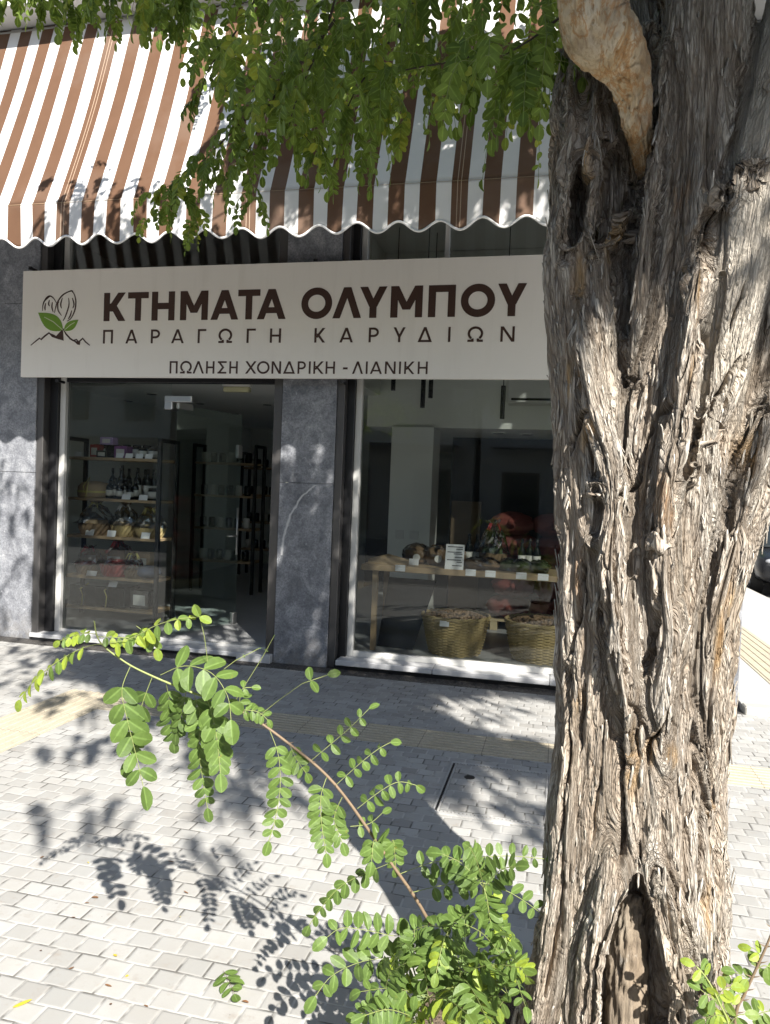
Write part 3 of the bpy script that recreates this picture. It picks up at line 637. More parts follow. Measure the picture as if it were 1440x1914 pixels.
for j in range(NV+1):
    t = j/NV
    for i in range(4*NXA+1):
        x = AX0+(AX1-AX0)*i/(4*NXA); rip = .012*t*math.sin(x*6.2+1)+.008*t*math.sin(x*13.7)
        V.append((x, AY-.004+rip, ZS+.004+(zb(x)-ZS)*t))
n4 = 4*NXA+1
F = np.array([(j*n4+i, j*n4+i+1, (j+1)*n4+i+1, (j+1)*n4+i) for j in range(NV) for i in range(4*NXA)])[:, ::-1]
o = link_mesh('valance', np_mesh('valance', V, F, True), canvas, aw); md = o.modifiers.new('thick', 'SOLIDIFY'); md.thickness = .0015
tr = MB(); P = []
for i in range(4*NXA+1):
    x = AX0+(AX1-AX0)*i/(4*NXA); P.append((x, AY-.004+.012*math.sin(x*6.2+1)+.008*math.sin(x*13.7), zb(x)))
tr.tube(P, .0085, 6); tr.build('piping', MT['trim'], aw, True)
MB().tube([(AX0, AY+.014, ZS), (AX1, AY+.014, ZS)], .011, 10).build('front_bar', MT['steel'], aw, True)
hem = MB(); hem.box(AX0, AX1, AY-.0075, AY-.0062, ZS-.004, ZS-.002); hem.build('hem_stitch', MT['kraft'], aw)
for x in (AX0+.02, AX1-.02):
    MB().tube([(x, D-.01, 3.75), (x, AY+.02, ZS)], .014, 8).build('arm', MT['steel'], aw, True)
MB().tube([(AX0, YTOP+.03, ZTOP-.03), (AX1, YTOP+.03, ZTOP-.03)], .04, 12).build('roller', MT['steel'], aw, True)
# ------------------------------------------------------------------ goods inside the shop
def dup(o, label, loc=None, rz=None, group=None):
    c = copy_tree(o); c['label'] = label
    if loc is not None: c.location = loc
    if rz is not None: c.rotation_euler = (0, 0, rz)
    if group: c['group'] = group
    return c
def rack(name, label, loc, W, Dp, zs, top, rz=0):
    o = thing(name, label, 'shelf unit', loc, rz)
    for x in (0, W-.04):
        for y in (0, Dp-.04): MB().box(x, x+.04, y, y+.04, 0, top, .002).build('post', MT['black'], o)
        MB().box(x, x+.04, .041, Dp-.041, top-.04, top, .002).build('rail', MT['black'], o)
    for z in zs: MB().box(.041, W-.041, .005, Dp-.005, z-.03, z, .003).build('shelf', MT['wood'], o)
    return o
RZ0, RY = .095, 7.02
SH = [.14, .47, .90, 1.30, 1.735]
rack('display_rack', 'black framed rack with five wooden shelves of goods inside the left shop window', (-5.20, RY, RZ0), 1.16, .40, SH, 1.95)
def bottle(label, loc, h=.30, r=.038, lab='label', group='wine bottles in the shop'):
    o = thing('bottle', label, 'bottle', loc, 0, group)
    MB().lathe([(r*.9, 0), (r, .01), (r, h*.58), (r*.86, h*.66), (r*.38, h*.76), (r*.34, h*.97), (r*.40, h*.975), (r*.40, h)], 16).build('glass', MT['bottle'], o, True)
    MB().lathe([(r*1.02, h*.16), (r*1.02, h*.46)], 16).build('label', MT[lab], o, True); MB().lathe([(r*.42, h*.86), (r*.42, h*1.005)], 12).build('capsule', MT['jarlid'], o, True); return o
def jar(label, loc, h=.11, r=.045, group='jars on the display rack'):
    o = thing('jar', label, 'jar', loc, 0, group)
    MB().lathe([(r*.9, 0), (r, .01), (r, h*.75), (r*.85, h*.85)], 16).build('body', MT['bottle'], o, True)
    MB().lathe([(r*.9, h*.85), (r*.9, h)], 16).build('lid', MT['jarlid'], o, True); MB().lathe([(r*1.02, h*.15), (r*1.02, h*.7)], 16).build('label', MT['label'], o, True); return o
def card(label, loc, w=.085, h=.05, tilt=.3, group='white price cards', lines=2):
    o = thing('price_card', label, 'price card', loc, 0, group)
    MB().add([(-w/2, 0, 0), (w/2, 0, 0), (w/2, h*tilt, h), (-w/2, h*tilt, h), (-w/2, .002, 0), (w/2, .002, 0), (w/2, h*tilt+.002, h), (-w/2, h*tilt+.002, h)], [(0, 1, 2, 3), (7, 6, 5, 4), (0, 4, 5, 1), (2, 6, 7, 3), (1, 5, 6, 2), (0, 3, 7, 4)]).build('card', MT['card'], o); return o
def parcel(name, label, loc, dims, mat, cat, lab=None, group=None):
    o = thing(name, label, cat, loc, 0, group); w, d, h = dims
    MB().box(-w/2, w/2, 0, d, 0, h, .004).build('carton', MT[mat], o)
    if lab: MB().box(-w*.32, w*.32, -.002, 0.0, h*.2, h*.75).build('label', MT[lab], o)
    return o
def cello_basket(label, loc, r, h, mat='wickerd', bow='ribbon', seed=1, fill='kraft', group='cellophane gift baskets'):
    o = thing('gift_basket', label, 'gift basket', loc, 0, group); rr = random.Random(seed)
    n = 40; V = []; prof = [(r*.8, 0), (r*.9, h*.12), (r*.97, h*.24), (r, h*.36)]
    b = MB(); b.lathe(prof, n); b.v = [(x*(1+.03*((i % 2)*2-1)*(1 if (i//n) % 2 else -1)), y*(1+.03*((i % 2)*2-1)*(1 if (i//n) % 2 else -1)), z) for i, (x, y, z) in enumerate(b.v)]; b.build('basket', MT[mat], o)
    f = MB()
    for k in range(7): f.blob((rr.uniform(-.6, .6)*r, rr.uniform(-.6, .6)*r, h*.38), (r*.3, r*.3, h*.1), 8, 6, .15, k+seed)
    f.build('filling', MT[fill], o, True)
    c = MB(); n = 22; m_ = 6; V = []
    for i in range(m_+1):
        t = i/m_; R_ = r*1.05*(1-t)**.7+.012 if t < .8 else .012+.09*(t-.8)/.2*r*4
        for k in range(n): a = 2*PI*k/n; j = 1+rr.uniform(-.16, .16); V.append((R_*j*math.cos(a), R_*j*math.sin(a), h*(.36+.74*t)+rr.uniform(-.012, .012)))
    c.add(V, [(i*n+k, i*n+(k+1) % n, (i+1)*n+(k+1) % n, (i+1)*n+k) for i in range(m_) for k in range(n)]); c.build('cellophane', MT['cello'], o)
    w = MB(); zt = h*.94
    for k in range(6): a = 2*PI*k/6+rr.random(); w.tube([(0, 0, zt), (.045*math.cos(a), .045*math.sin(a)-.02, zt+.03), (.075*math.cos(a), .075*math.sin(a)-.03, zt-.03)], [.006, .008, .004], 6)
    w.build('bow', MT[bow], o, True); return o
def on(sx, z): return (sx, RY+.12, RZ0+z)
# top shelf
Z = SH[4]
parcel('gift_box', 'black gift box with a cream label under the lilac box on the top shelf', (-4.80, RY+.10, RZ0+Z), (.13, .14, .075), 'bottle', 'gift box', 'label'); parcel('gift_box', 'red gift box at the left of the top shelf', (-4.93, RY+.16, RZ0+Z), (.11, .12, .14), 'red', 'gift box', 'label')
parcel('gift_box', 'purple gift box on the top shelf beside the jars', (-4.60, RY+.14, RZ0+Z), (.15, .12, .13), 'purple', 'gift box', 'label'); parcel('gift_box', 'lilac box with a cream label, topmost on the rack', (-4.76, RY+.12, RZ0+Z+.141), (.15, .11, .08), 'lilac', 'gift box', 'label')
parcel('gift_box', 'dark gift box standing behind the red one', (-4.77, RY+.24, RZ0+Z), (.16, .09, .14), 'bottle', 'gift box')
for x, l in ((-4.33, 'left of two white-labelled round jars on the top shelf'), (-4.21, 'right of two white-labelled round jars on the top shelf')): jar(l, (x, RY+.14, RZ0+Z), .12, .05)
for x, l in ((-5.03, 'price card at the left end of the top shelf'), (-4.53, 'price card in the middle of the top shelf'), (-4.42, 'narrow price card left of the round jars'), (-4.30, 'price card in front of the left round jar'), (-4.19, 'price card at the right end of the top shelf')): card(l, (x, RY+.015, RZ0+Z))
# second shelf
Z = SH[3]
hb = thing('round_hamper', 'low round hamper tied with a straw ribbon at the left of the second shelf', 'hamper', (-4.93, RY+.2, RZ0+Z))
MB().lathe([(.17, 0), (.18, .02), (.175, .12), (.14, .16), (.04, .18)], 30).build('hamper_body', MT['kraft'], hb, True); MB().lathe([(.182, .055), (.183, .075)], 30).build('ribbon', MT['ribbon'], hb); MB().tube([(0, -.18, .05), (-.02, -.185, .12), (.0, -.1, .22), (.03, -.185, .12), (.01, -.18, .0)], .006, 6).build('raffia_bow', MT['ribbon'], hb, True)
for x, y, h, l in ((-4.70, .12, .20, 'short bottle with a cream label beside the hamper'), (-4.62, .22, .36, 'tall bottle with a cream label behind the short ones'), (-4.57, .11, .19, 'short bottle with a wide cream label in the middle of the second shelf'), (-4.42, .20, .34, 'tall dark bottle with a slim neck left of the post'), (-4.31, .22, .33, 'tall dark bottle beside the round jar'), (-4.44, .09, .17, 'small dark bottle behind the folded price card')):
    bottle(l, (x, RY+y, RZ0+Z), h, .04)
jar('white-labelled jar at the right of the second shelf', (-4.20, RY+.14, RZ0+Z), .13, .052)
for x, l in ((-4.44, 'folded price card in front of the small bottle'), (-4.24, 'price card at the right end of the second shelf')): card(l, (x, RY+.015, RZ0+Z), .10, .055)
# third shelf
Z = SH[2]
cello_basket('gift basket with a yellow bow at the left of the third shelf', (-4.90, RY+.2, RZ0+Z), .19, .34, 'wickerd', 'ribbon', 3); cello_basket('gift basket in clear wrap in the middle of the third shelf', (-4.55, RY+.2, RZ0+Z), .15, .33, 'wicker', 'card', 4); cello_basket('straw gift basket with yellow bow at the right of the third shelf', (-4.25, RY+.2, RZ0+Z), .16, .30, 'wicker', 'ribbon', 5)
for x, l in ((-4.86, 'price card in front of the yellow-bowed basket'), (-4.60, 'price card in front of the middle gift basket'), (-4.20, 'price card in front of the straw gift basket')): card(l, (x, RY+.012, RZ0+Z), .10, .065)
# fourth shelf
Z = SH[1]
cello_basket('dark red basket wrapped in cellophane on the fourth shelf', (-4.62, RY+.2, RZ0+Z), .19, .36, 'red', 'redribbon', 6, 'red'); cello_basket('brown basket of red packets at the left of the fourth shelf', (-4.97, RY+.2, RZ0+Z), .15, .28, 'wickerd', 'redribbon', 7, 'red')
pk = thing('blue_packet', 'grey blue crinkled packet at the right of the fourth shelf', 'packet', (-4.25, RY+.18, RZ0+Z+.065)); MB().blob((0, 0, 0), (.14, .12, .065), 16, 9, .10, 3).build('packet', MT['blue'], pk, True)
card('price card lying before the brown basket of red packets', (-4.83, RY+.02, RZ0+Z+.0), .12, .05, .5)
# lowest shelf
Z = SH[0]
bx = thing('ribboned_crate', 'large dark crate with two yellow ribbons on the lowest shelf', 'crate', (-4.78, RY+.05, RZ0+Z)); MB().box(-.34, .34, 0, .3, 0, .22, .008).build('crate', MT['bottle'], bx)
for x in (-.17, .12): MB().tube([(x, -.006, 0), (x+.01, -.008, .12), (x-.02, -.006, .18), (x+.05, .04, .24)], .007, 6).build('ribbon', MT['ribbon'], bx, True)
card('tilted price card on top of the ribboned crate', (-4.60, RY+.06, RZ0+Z+.222), .10, .06, .6)
for k in range(7): jar('dark jar in the back row of the top shelf', (-4.98+.12*k, RY+.30, RZ0+SH[4]), .15, .05, 'back row jars of the top shelf')
for k in range(6): bottle('dark bottle in the back row of the second shelf', (-4.80+.10*k, RY+.32, RZ0+SH[3]), .33, .036, 'label', 'back row bottles of the second shelf')
for k, x in enumerate((-5.02, -4.72, -4.40)): parcel('carton', 'plain brown carton in the back row of the fourth shelf', (x, RY+.26, RZ0+SH[1]), (.24, .10, .26), 'kraft', 'carton', 'label', 'cartons of the fourth shelf')
cello_basket('small brown basket between the red basket and the blue packet', (-4.40, RY+.14, RZ0+SH[1]), .10, .24, 'wickerd', 'ribbon', 12)
parcel('gift_box', 'dark gift box at the right end of the lowest shelf', (-4.30, RY+.1, RZ0+SH[0]), (.22, .2, .2), 'bottle', 'gift box', 'label')
for k in range(3): bottle('short bottle in the middle row of the second shelf', (-4.66+.12*k, RY+.16, RZ0+SH[3]), .22, .038, 'label', 'middle row bottles of the second shelf')
# racks deeper in the shop
for lab, loc in (('tall black rack of white packets deep in the shop behind the glass door', (-4.98, 9.5, RZ0)), ('black rack of jars further back beside the dark doorway', (-5.2, 11.6, RZ0))):
    rk = rack('storage_rack', lab, loc, .95, .35, [.45, .9, 1.35, 1.8], 2.05)
    for zi, z in enumerate((.45, .9, 1.35, 1.8)):
        for k in range(6): MB().lathe([(.045, 0), (.048, .02), (.048, .12), (.04, .14)], 10, (.12+.13*k, .15, z)).build('jar', MT['label' if (k+zi) % 3 == 0 else 'bottle'], rk, True)
# window table and what stands on it
TX0, TX1, TYF, TZ = -1.78, 1.16, 6.74, .905
tb = thing('window_table', 'long light wood display table inside the right shop window', 'table', (0, 0, 0))
MB().box(TX0, TX1, TYF, TYF+.62, TZ-.055, TZ, .004).build('table_top', MT['wood'], tb)
for x in (TX0+.1, TX1-.15):
    for y in (TYF+.05, TYF+.52): MB().box(x, x+.05, y, y+.05, .095, TZ-.0555, .003).build('leg', MT['wood'], tb)
def tat(px, py, dy=.0): q = at(px, py, TYF+dy); return q
kb = thing('paper_bag', 'flat kraft paper bag at the left end of the window table', 'paper bag', (-1.57, TYF+.1, TZ))
MB().add([(-.17, 0, .012), (.0, -.02, .004), (.2, .02, .02), (.2, .16, .04), (-.02, .2, .085), (-.2, .14, .03), (-.17, 0, 0), (.0, -.02, 0), (.2, .02, 0), (.2, .16, 0), (-.02, .2, 0), (-.2, .14, 0)], [(0, 1, 4, 5), (1, 2, 3, 4), (6, 11, 10, 7), (7, 10, 9, 8), (0, 6, 7, 1), (1, 7, 8, 2), (2, 8, 9, 3), (3, 9, 10, 4), (4, 10, 11, 5), (5, 11, 6, 0)]).build('bag', MT['kraft'], kb)
for i, (x, y, l) in enumerate(((-1.33, .36, 'crinkled clear bag of walnuts behind the paper bag'), (-1.12, .34, 'clear bag of walnuts with a round white label left of the price board'), (-.96, .42, 'clear bag of walnuts just behind the price board'))):
    o = thing('walnut_bag', l, 'bag of nuts', (x, TYF+y, TZ), 0, 'bags of walnuts on the window table'); MB().blob((0, 0, .085), (.13, .11, .085), 16, 9, .16, 20+i).build('nuts', MT['nut'], o, True)
    MB().blob((0, 0, .09), (.145, .125, .105), 14, 8, .12, 30+i).build('wrap', MT['cello'], o); MB().lathe([(.035, 0), (.034, .003)], 16).build('label', MT['label'], o).matrix_local = Matrix.Translation((.03, -.135, .07)) @ Matrix.Rotation(rad(80), 4, 'X')
pb = thing('price_board', 'tall white printed price board standing on the window table', 'price board', (tat(848, 1060)[0], TYF+.03, TZ))
MB().add([(-.085, 0, 0), (.085, 0, 0), (.085, .05, .225), (-.085, .05, .225), (-.085, .004, 0), (.085, .004, 0), (.085, .054, .225), (-.085, .054, .225)], [(0, 1, 2, 3), (7, 6, 5, 4), (0, 4, 5, 1), (2, 6, 7, 3), (1, 5, 6, 2), (0, 3, 7, 4)]).build('board', MT['card'], pb)
pr = MB()
for z, w_ in ((.198, .14), (.178, .06), (.150, .13), (.135, .08), (.105, .07), (.08, .13), (.062, .05), (.030, .09)):
    x = -.07 if w_ > .1 else .07-w_; y = .05*z/.225-.0012; pr.add([(x, y, z), (x+w_, y, z), (x+w_, y+.002, z+.009), (x, y+.002, z+.009)], [(0, 1, 2, 3)])
pr.build('printed_lines', MT['ink'], pb)
for i, (px, l) in enumerate(((877, 'left of three dark bottles beside the price board'), (891, 'middle of three dark bottles beside the price board'), (906, 'right of three dark bottles beside the price board'))): bottle(l, (tat(px, 1040, .42)[0], TYF+.40+.03*(i % 2), TZ), .31, .036)
for i, (px, l) in enumerate(((976, 'left of the three bottles near the trunk'), (990, 'middle of the three bottles near the trunk'), (1004, 'right of the three bottles near the trunk'))): bottle(l, (tat(px, 1040, .46)[0], TYF+.44+.03*(i % 2), TZ), .29, .035)
cello_basket('tall cellophane gift basket with a red bow on the window table', (tat(922, 1040, .3)[0], TYF+.30, TZ), .13, .42, 'wickerd', 'redribbon', 9, 'greenleaf')
for i, (px, dy, l) in enumerate(((890, .12, 'walnut packet right of the price board'), (912, .14, 'dark packet under the red bow'), (950, .2, 'herb packet right of the red bow'), (975, .16, 'leafy green packet in front of the far bottles'), (1008, .18, 'herb packet next to the trunk'))):
    o = thing('herb_packet', l, 'packet', (tat(px, 1045, dy)[0], TYF+dy, TZ), 0, 'packets along the window table'); MB().blob((0, 0, .05), (.10, .08, .05), 12, 8, .2, 50+i).build('contents', MT['greenleaf' if i > 1 else 'nut'], o, True); MB().blob((0, 0, .055), (.112, .09, .065), 12, 7, .15, 60+i).build('wrap', MT['cello'], o)
for px, l in ((749, 'price card on the table edge by the paper bag'), (881, 'price card on the table edge right of the price board'), (918, 'price card on the table edge below the red bow'), (976, 'price card on the table edge below the far bottles'), (1017, 'price card on the table edge next to the trunk'), (766, 'small card lying in front of the walnut bags')):
    q = tat(px, 1052); card(l, (q[0], TYF-.006 if px != 766 else TYF+.2, TZ-.045 if px != 766 else TZ), .093, .058, .15)
# wicker baskets full of walnuts on the floor
def wicker(label, loc, rt, rb, h, seed):
    o = thing('wicker_basket', label, 'basket', loc, 0, 'wicker baskets of walnuts'); n = 120; rows = 26; V = []
    for i in range(rows+1):
        t = i/rows
        for s in (0, 1):
            tt = min(1, (i+s*.62)/rows); R_ = rb+(rt-rb)*tt**.8
            for k in range(n):
                a = 2*PI*k/n; wv = .008*math.sin(a*15+(i % 2)*PI)+(.0035 if s == 0 else -.002); V.append(((R_+wv)*math.cos(a), (R_+wv)*math.sin(a), h*tt))
    L = 2*(rows+1); F = [(i*n+k, i*n+(k+1) % n, (i+1)*n+(k+1) % n, (i+1)*n+k) for i in range(L-1) for k in range(n)]+[tuple(range(n-1, -1, -1))]
    link_mesh('weave', np_mesh('weave', V, F, False), MT['wicker'], o)
    rm = MB()
    for ph in (0, PI):
        rm.tube([((rt+.004*math.cos(14*a+ph))*math.cos(a), (rt+.004*math.cos(14*a+ph))*math.sin(a), h+.008+.009*math.sin(14*a+ph)) for a in [2*PI*k/110 for k in range(111)]], .011, 6, False)
    rm.build('rim', MT['wicker'], o, True)
    nu = MB(); rr = random.Random(seed)
    for k in range(260):
        a = rr.uniform(0, 2*PI); q = math.sqrt(rr.random())*(rt-.03); nu.blob((q*math.cos(a), q*math.sin(a), h-.04+.075*(1-(q/rt)**2)+rr.uniform(0, .012)), (.019, .017, .016), 7, 5, .08, k)
    tag(nu.build('walnuts', MT['nut'], o, True), kind='stuff'); return o
b1 = at(848, 1233, 6.98); wicker('straw wicker basket heaped with walnuts and fully in view under the window table', (b1[0], 7.02, .096), .315, .235, .345, 1)
b2 = at(1003, 1228, 6.98); wicker('straw wicker basket of walnuts partly hidden by the tree trunk', (b2[0]+.03, 7.05, .096), .33, .25, .345, 2)
card('price card hooked on the rim of the left wicker basket', (b1[0]-.06, 7.02-.325, .39), .085, .05, .1)
pnl = thing('black_board', 'black boards leaning at the left end under the window table', 'board', (0, 0, 0))
MB().add([(-1.66, 7.0, .096), (-1.30, 6.95, .096), (-1.12, 7.1, .75), (-1.60, 7.15, .75), (-1.66, 7.03, .096), (-1.30, 6.98, .096), (-1.12, 7.13, .75), (-1.60, 7.18, .75)], [(0, 1, 2, 3), (7, 6, 5, 4), (0, 4, 5, 1), (2, 6, 7, 3), (1, 5, 6, 2), (0, 3, 7, 4)]).build('panel', MT['black'], pnl)
# net sacks of nuts on a pallet at the back
pl = thing('pallet', 'pale wooden pallet under the red net sacks', 'pallet', (-.75, 8.35, .095))
for k in range(6): MB().box(0, 1.9, k*.2, k*.2+.14, .10, .12, .003).build('board', MT['pallet'], pl)
for k in range(3): MB().box(.05+k*.86, .13+k*.86, 0, 1.14, 0, .098, .003).build('bearer', MT['pallet'], pl)
kk = 0
for z in range(5):
    for x in range(4):
        o = thing('net_sack', 'red net sack, %s layer and %s column of the stack at the back' % (('lowest', 'second', 'third', 'fourth', 'topmost')[z], ('first', 'second', 'third', 'last')[x]), 'sack', (-.52+x*.47+.05*(z % 2), 8.66, .095+.122+.115+z*.235), 0, 'red net sacks stacked at the back'); kk += 1
        MB().blob((0, 0, 0), (.25, .30, .135), 26, 16, .09, 70+kk).build('net', MT['sack'], o, True); MB().tube([(0, -.28, 0), (.01, -.34, .02), (0, -.38, .05)], [.05, .02, .03], 8).build('tied_end', MT['sack'], o, True)
bp = thing('sack_stack_far', 'dark brown board standing left of the sack stack', 'board', (0, 0, 0)); MB().box(-1.36, -.98, 9.6, 9.64, .096, 1.5, .003).build('panel', MT['brownpanel'], bp)
bp.name = 'brown_board'
# on walls and ceiling
ac = thing('air_conditioner', 'white wall mounted air conditioner high behind the right window', 'air conditioner', (-.62, 8.28, 2.60)); MB().box(0, .82, 0, .215, 0, .28, .02).build('casing', MT['acwhite'], ac); MB().box(.05, .77, -.004, .012, .035, .06, .002).build('air_slot', MT['dark'], ac)
el = thing('emergency_light', 'cream emergency light under the ceiling behind the open door', 'emergency light', (-3.22, 7.0, 2.53)); MB().box(-.14, .14, 0, .07, 0, .05, .008).build('cover', MT['lampglow'], el); MB().box(-.15, .15, .01, .06, .0505, .165, .004).build('housing', MT['acwhite'], el)
for i, (px, row, y, l) in enumerate(((284, 735, 7.6, 'ceiling spot nearest the left window'), (240, 748, 8.2, 'ceiling spot above the display rack'), (374, 753, 8.6, 'ceiling spot right of the door fitting'), (440, 772, 9.6, 'ceiling spot in the middle of the shop'), (500, 755, 8.6, 'ceiling spot beside the marble pillar'), (396, 785, 10.8, 'ceiling spot deep in the shop'))):
    q = at(px, row, y); t_ = (2.70-1.6)/(q[2]-1.6); xx = q[0]*t_; yy = y*t_
    o = thing('ceiling_spot', l, 'ceiling light', (xx, min(yy, 13), 2.70), 0, 'recessed ceiling spots'); MB().lathe([(.075, -.012), (.08, 0.0)], 18).build('ring', MT['acwhite'], o); MB().lathe([(.06, -.016), (.06, -.0125)], 16).build('bulb', MT['dark'], o)
for i, (x, y, l) in enumerate(((-.75, 9.0, 'left spot under the mezzanine'), (-.42, 9.1, 'right spot under the mezzanine'))):
    o = thing('ceiling_spot', l, 'ceiling light', (x, y, 2.34), 0, 'recessed ceiling spots'); MB().lathe([(.075, -.012), (.08, 0.0)], 18).build('ring', MT['acwhite'], o); MB().lathe([(.06, -.016), (.06, -.0125)], 16).build('bulb', MT['dark'], o)
for i, (px, row, y, l) in enumerate(((735, 730, 7.7, 'short hanging tube lamp at the left of the window'), (790, 762, 7.5, 'longest left hanging tube lamp behind the sign'), (805, 744, 7.9, 'thin hanging tube lamp right of the longest one'), (939, 783, 7.8, 'hanging tube lamp in front of the air conditioner'))):
    q = at(px, row, y); o = thing('tube_lamp', l, 'pendant lamp', (q[0], y, q[2]), 0, 'hanging tube lamps'); MB().tube([(0, 0, 0), (0, 0, .34)], .024, 12).build('shade', MT['dark'], o); MB().tube([(0, 0, .34), (0, 0, 4.345-q[2])], .005, 6).build('cord', MT['dark'], o)

# ------------------------------------------------------------------ the tree
def hash3(ix, iy, iz, seed):
    h = (ix.astype(np.int64)*374761393 + iy.astype(np.int64)*668265263 + iz.astype(np.int64)*2147483647 + seed*144665) & 0x7fffffff
    h = ((h ^ (h >> 13))*1274126177) & 0x7fffffff
    h = ((h ^ (h >> 16))*1911520717) & 0x7fffffff
    return (h ^ (h >> 15))
GR = rng.normal(size=(256, 3)); GR /= np.linalg.norm(GR, axis=1)[:, None]; GR = GR.astype(np.float32)
def pnoise(P, seed=0):
    """gradient noise, about -0.7..0.7"""
    P = P.astype(np.float32); I = np.floor(P).astype(np.int32); f = P-I
    u = f*f*f*(f*(f*6-15)+10); out = np.zeros(len(P), np.float32)
    for dx in (0, 1):
        for dy in (0, 1):
            for dz in (0, 1):
                g = GR[hash3(I[:, 0]+dx, I[:, 1]+dy, I[:, 2]+dz, seed) & 255]
                d = (f-np.array([dx, dy, dz], np.float32))
                wgt = (u[:, 0] if dx else 1-u[:, 0])*(u[:, 1] if dy else 1-u[:, 1])*(u[:, 2] if dz else 1-u[:, 2])
                out += wgt*np.einsum('ij,ij->i', g, d)
    return out
def fbm(P, o=3, seed=0):
    s = 0; a = 1.0
    for i in range(o): s = s+a*pnoise(P*2.03**i, seed+i*7); a *= .5
    return s
TY = 2.05
# strands of the fluted trunk: (row, centre px, radius px, depth y)
STR = [
 [(2300,1015,150,2.02),(2050,1050,128,2.02),(1914,1072,112,2.02),(1800,1082,100,2.02),(1700,1092,95,2.02),(1600,1103,92,2.02),(1450,1116,90,2.03),(1300,1120,88,2.03),(1100,1123,86,2.03),(950,1114,88,2.03),(800,1112,88,2.03),(600,1100,85,2.04),(400,1093,84,2.05),(250,1096,80,2.06),(160,1100,70,2.06),(70,1108,62,2.08),(0,1120,40,2.1)],
 [(2300,1225,190,2.08),(1914,1215,150,2.07),(1700,1212,140,2.06),(1400,1212,136,2.06),(1200,1215,135,2.06),(1000,1225,130,2.06),(800,1250,128,2.06),(650,1272,118,2.06),(450,1288,104,2.05),(250,1302,92,2.05),(80,1308,92,2.06),(-60,1312,88,2.08),(-400,1320,82,2.12)],
 [(2300,1340,140,2.08),(1914,1290,76,2.08),(1700,1278,82,2.08),(1400,1286,83,2.08),(1200,1298,82,2.08),(1075,1312,84,2.08),(950,1338,96,2.08),(800,1375,108,2.08),(600,1432,118,2.09),(400,1490,120,2.10),(200,1535,112,2.12),(0,1575,104,2.14),(-400,1640,95,2.2)],
 [(1150,1300,20,1.97),(900,1322,34,1.95),(700,1350,46,1.95),(560,1378,52,1.95),(430,1402,58,1.96),(330,1418,62,1.97),(200,1452,62,2.0),(0,1500,58,2.05),(-400,1590,54,2.1)],
 [(2300,1160,170,2.22),(1400,1200,128,2.2),(1000,1230,120,2.2),(700,1245,112,2.2),(400,1235,90,2.22),(150,1222,64,2.26),(0,1215,55,2.3),(-400,1190,50,2.5)],
 # thinner flutes on the front
 [(2300,1120,80,1.88),(1914,1112,52,1.88),(1800,1120,46,1.87),(1700,1138,40,1.88),(1600,1150,28,1.90),(1500,1150,14,1.93)],
 [(2300,1290,90,1.88),(1914,1272,44,1.89),(1800,1262,40,1.88),(1700,1242,34,1.88),(1600,1226,26,1.90),(1480,1215,14,1.93)],
 [(2300,1000,70,1.93),(1914,1008,40,1.93),(1750,1035,32,1.93),(1600,1052,26,1.94),(1400,1062,20,1.95),(1250,1068,12,1.96)],
 [(1420,1178,12,1.90),(1300,1168,26,1.875),(1180,1150,30,1.87),(1050,1140,32,1.87),(950,1150,28,1.875),(860,1140,30,1.87),(760,1110,28,1.88),(640,1085,22,1.90),(560,1080,10,1.93)],
 [(1500,1240,10,1.90),(1320,1236,28,1.875),(1200,1252,32,1.865),(1080,1238,30,1.86),(960,1240,32,1.86),(840,1262,34,1.86),(720,1282,36,1.865),(600,1296,34,1.87),(500,1308,26,1.89),(420,1316,12,1.93)],
 [(1500,1330,10,1.93),(1300,1322,26,1.91),(1150,1340,28,1.90),(1020,1372,30,1.91),(900,1402,30,1.92),(780,1432,24,1.94)],
 [(700,1180,10,1.93),(600,1190,22,1.915),(450,1205,26,1.91),(300,1222,28,1.92),(180,1240,22,1.95),(90,1250,12,1.97)],
 [(480,1052,8,1.95),(420,1056,20,1.93),(330,1058,24,1.93),(220,1062,22,1.95),(150,1070,12,1.98)],
 [(460,1110,10,1.93),(380,1112,17,1.92),(300,1108,18,1.93),(200,1112,18,1.95),(140,1118,12,1.97)],
]
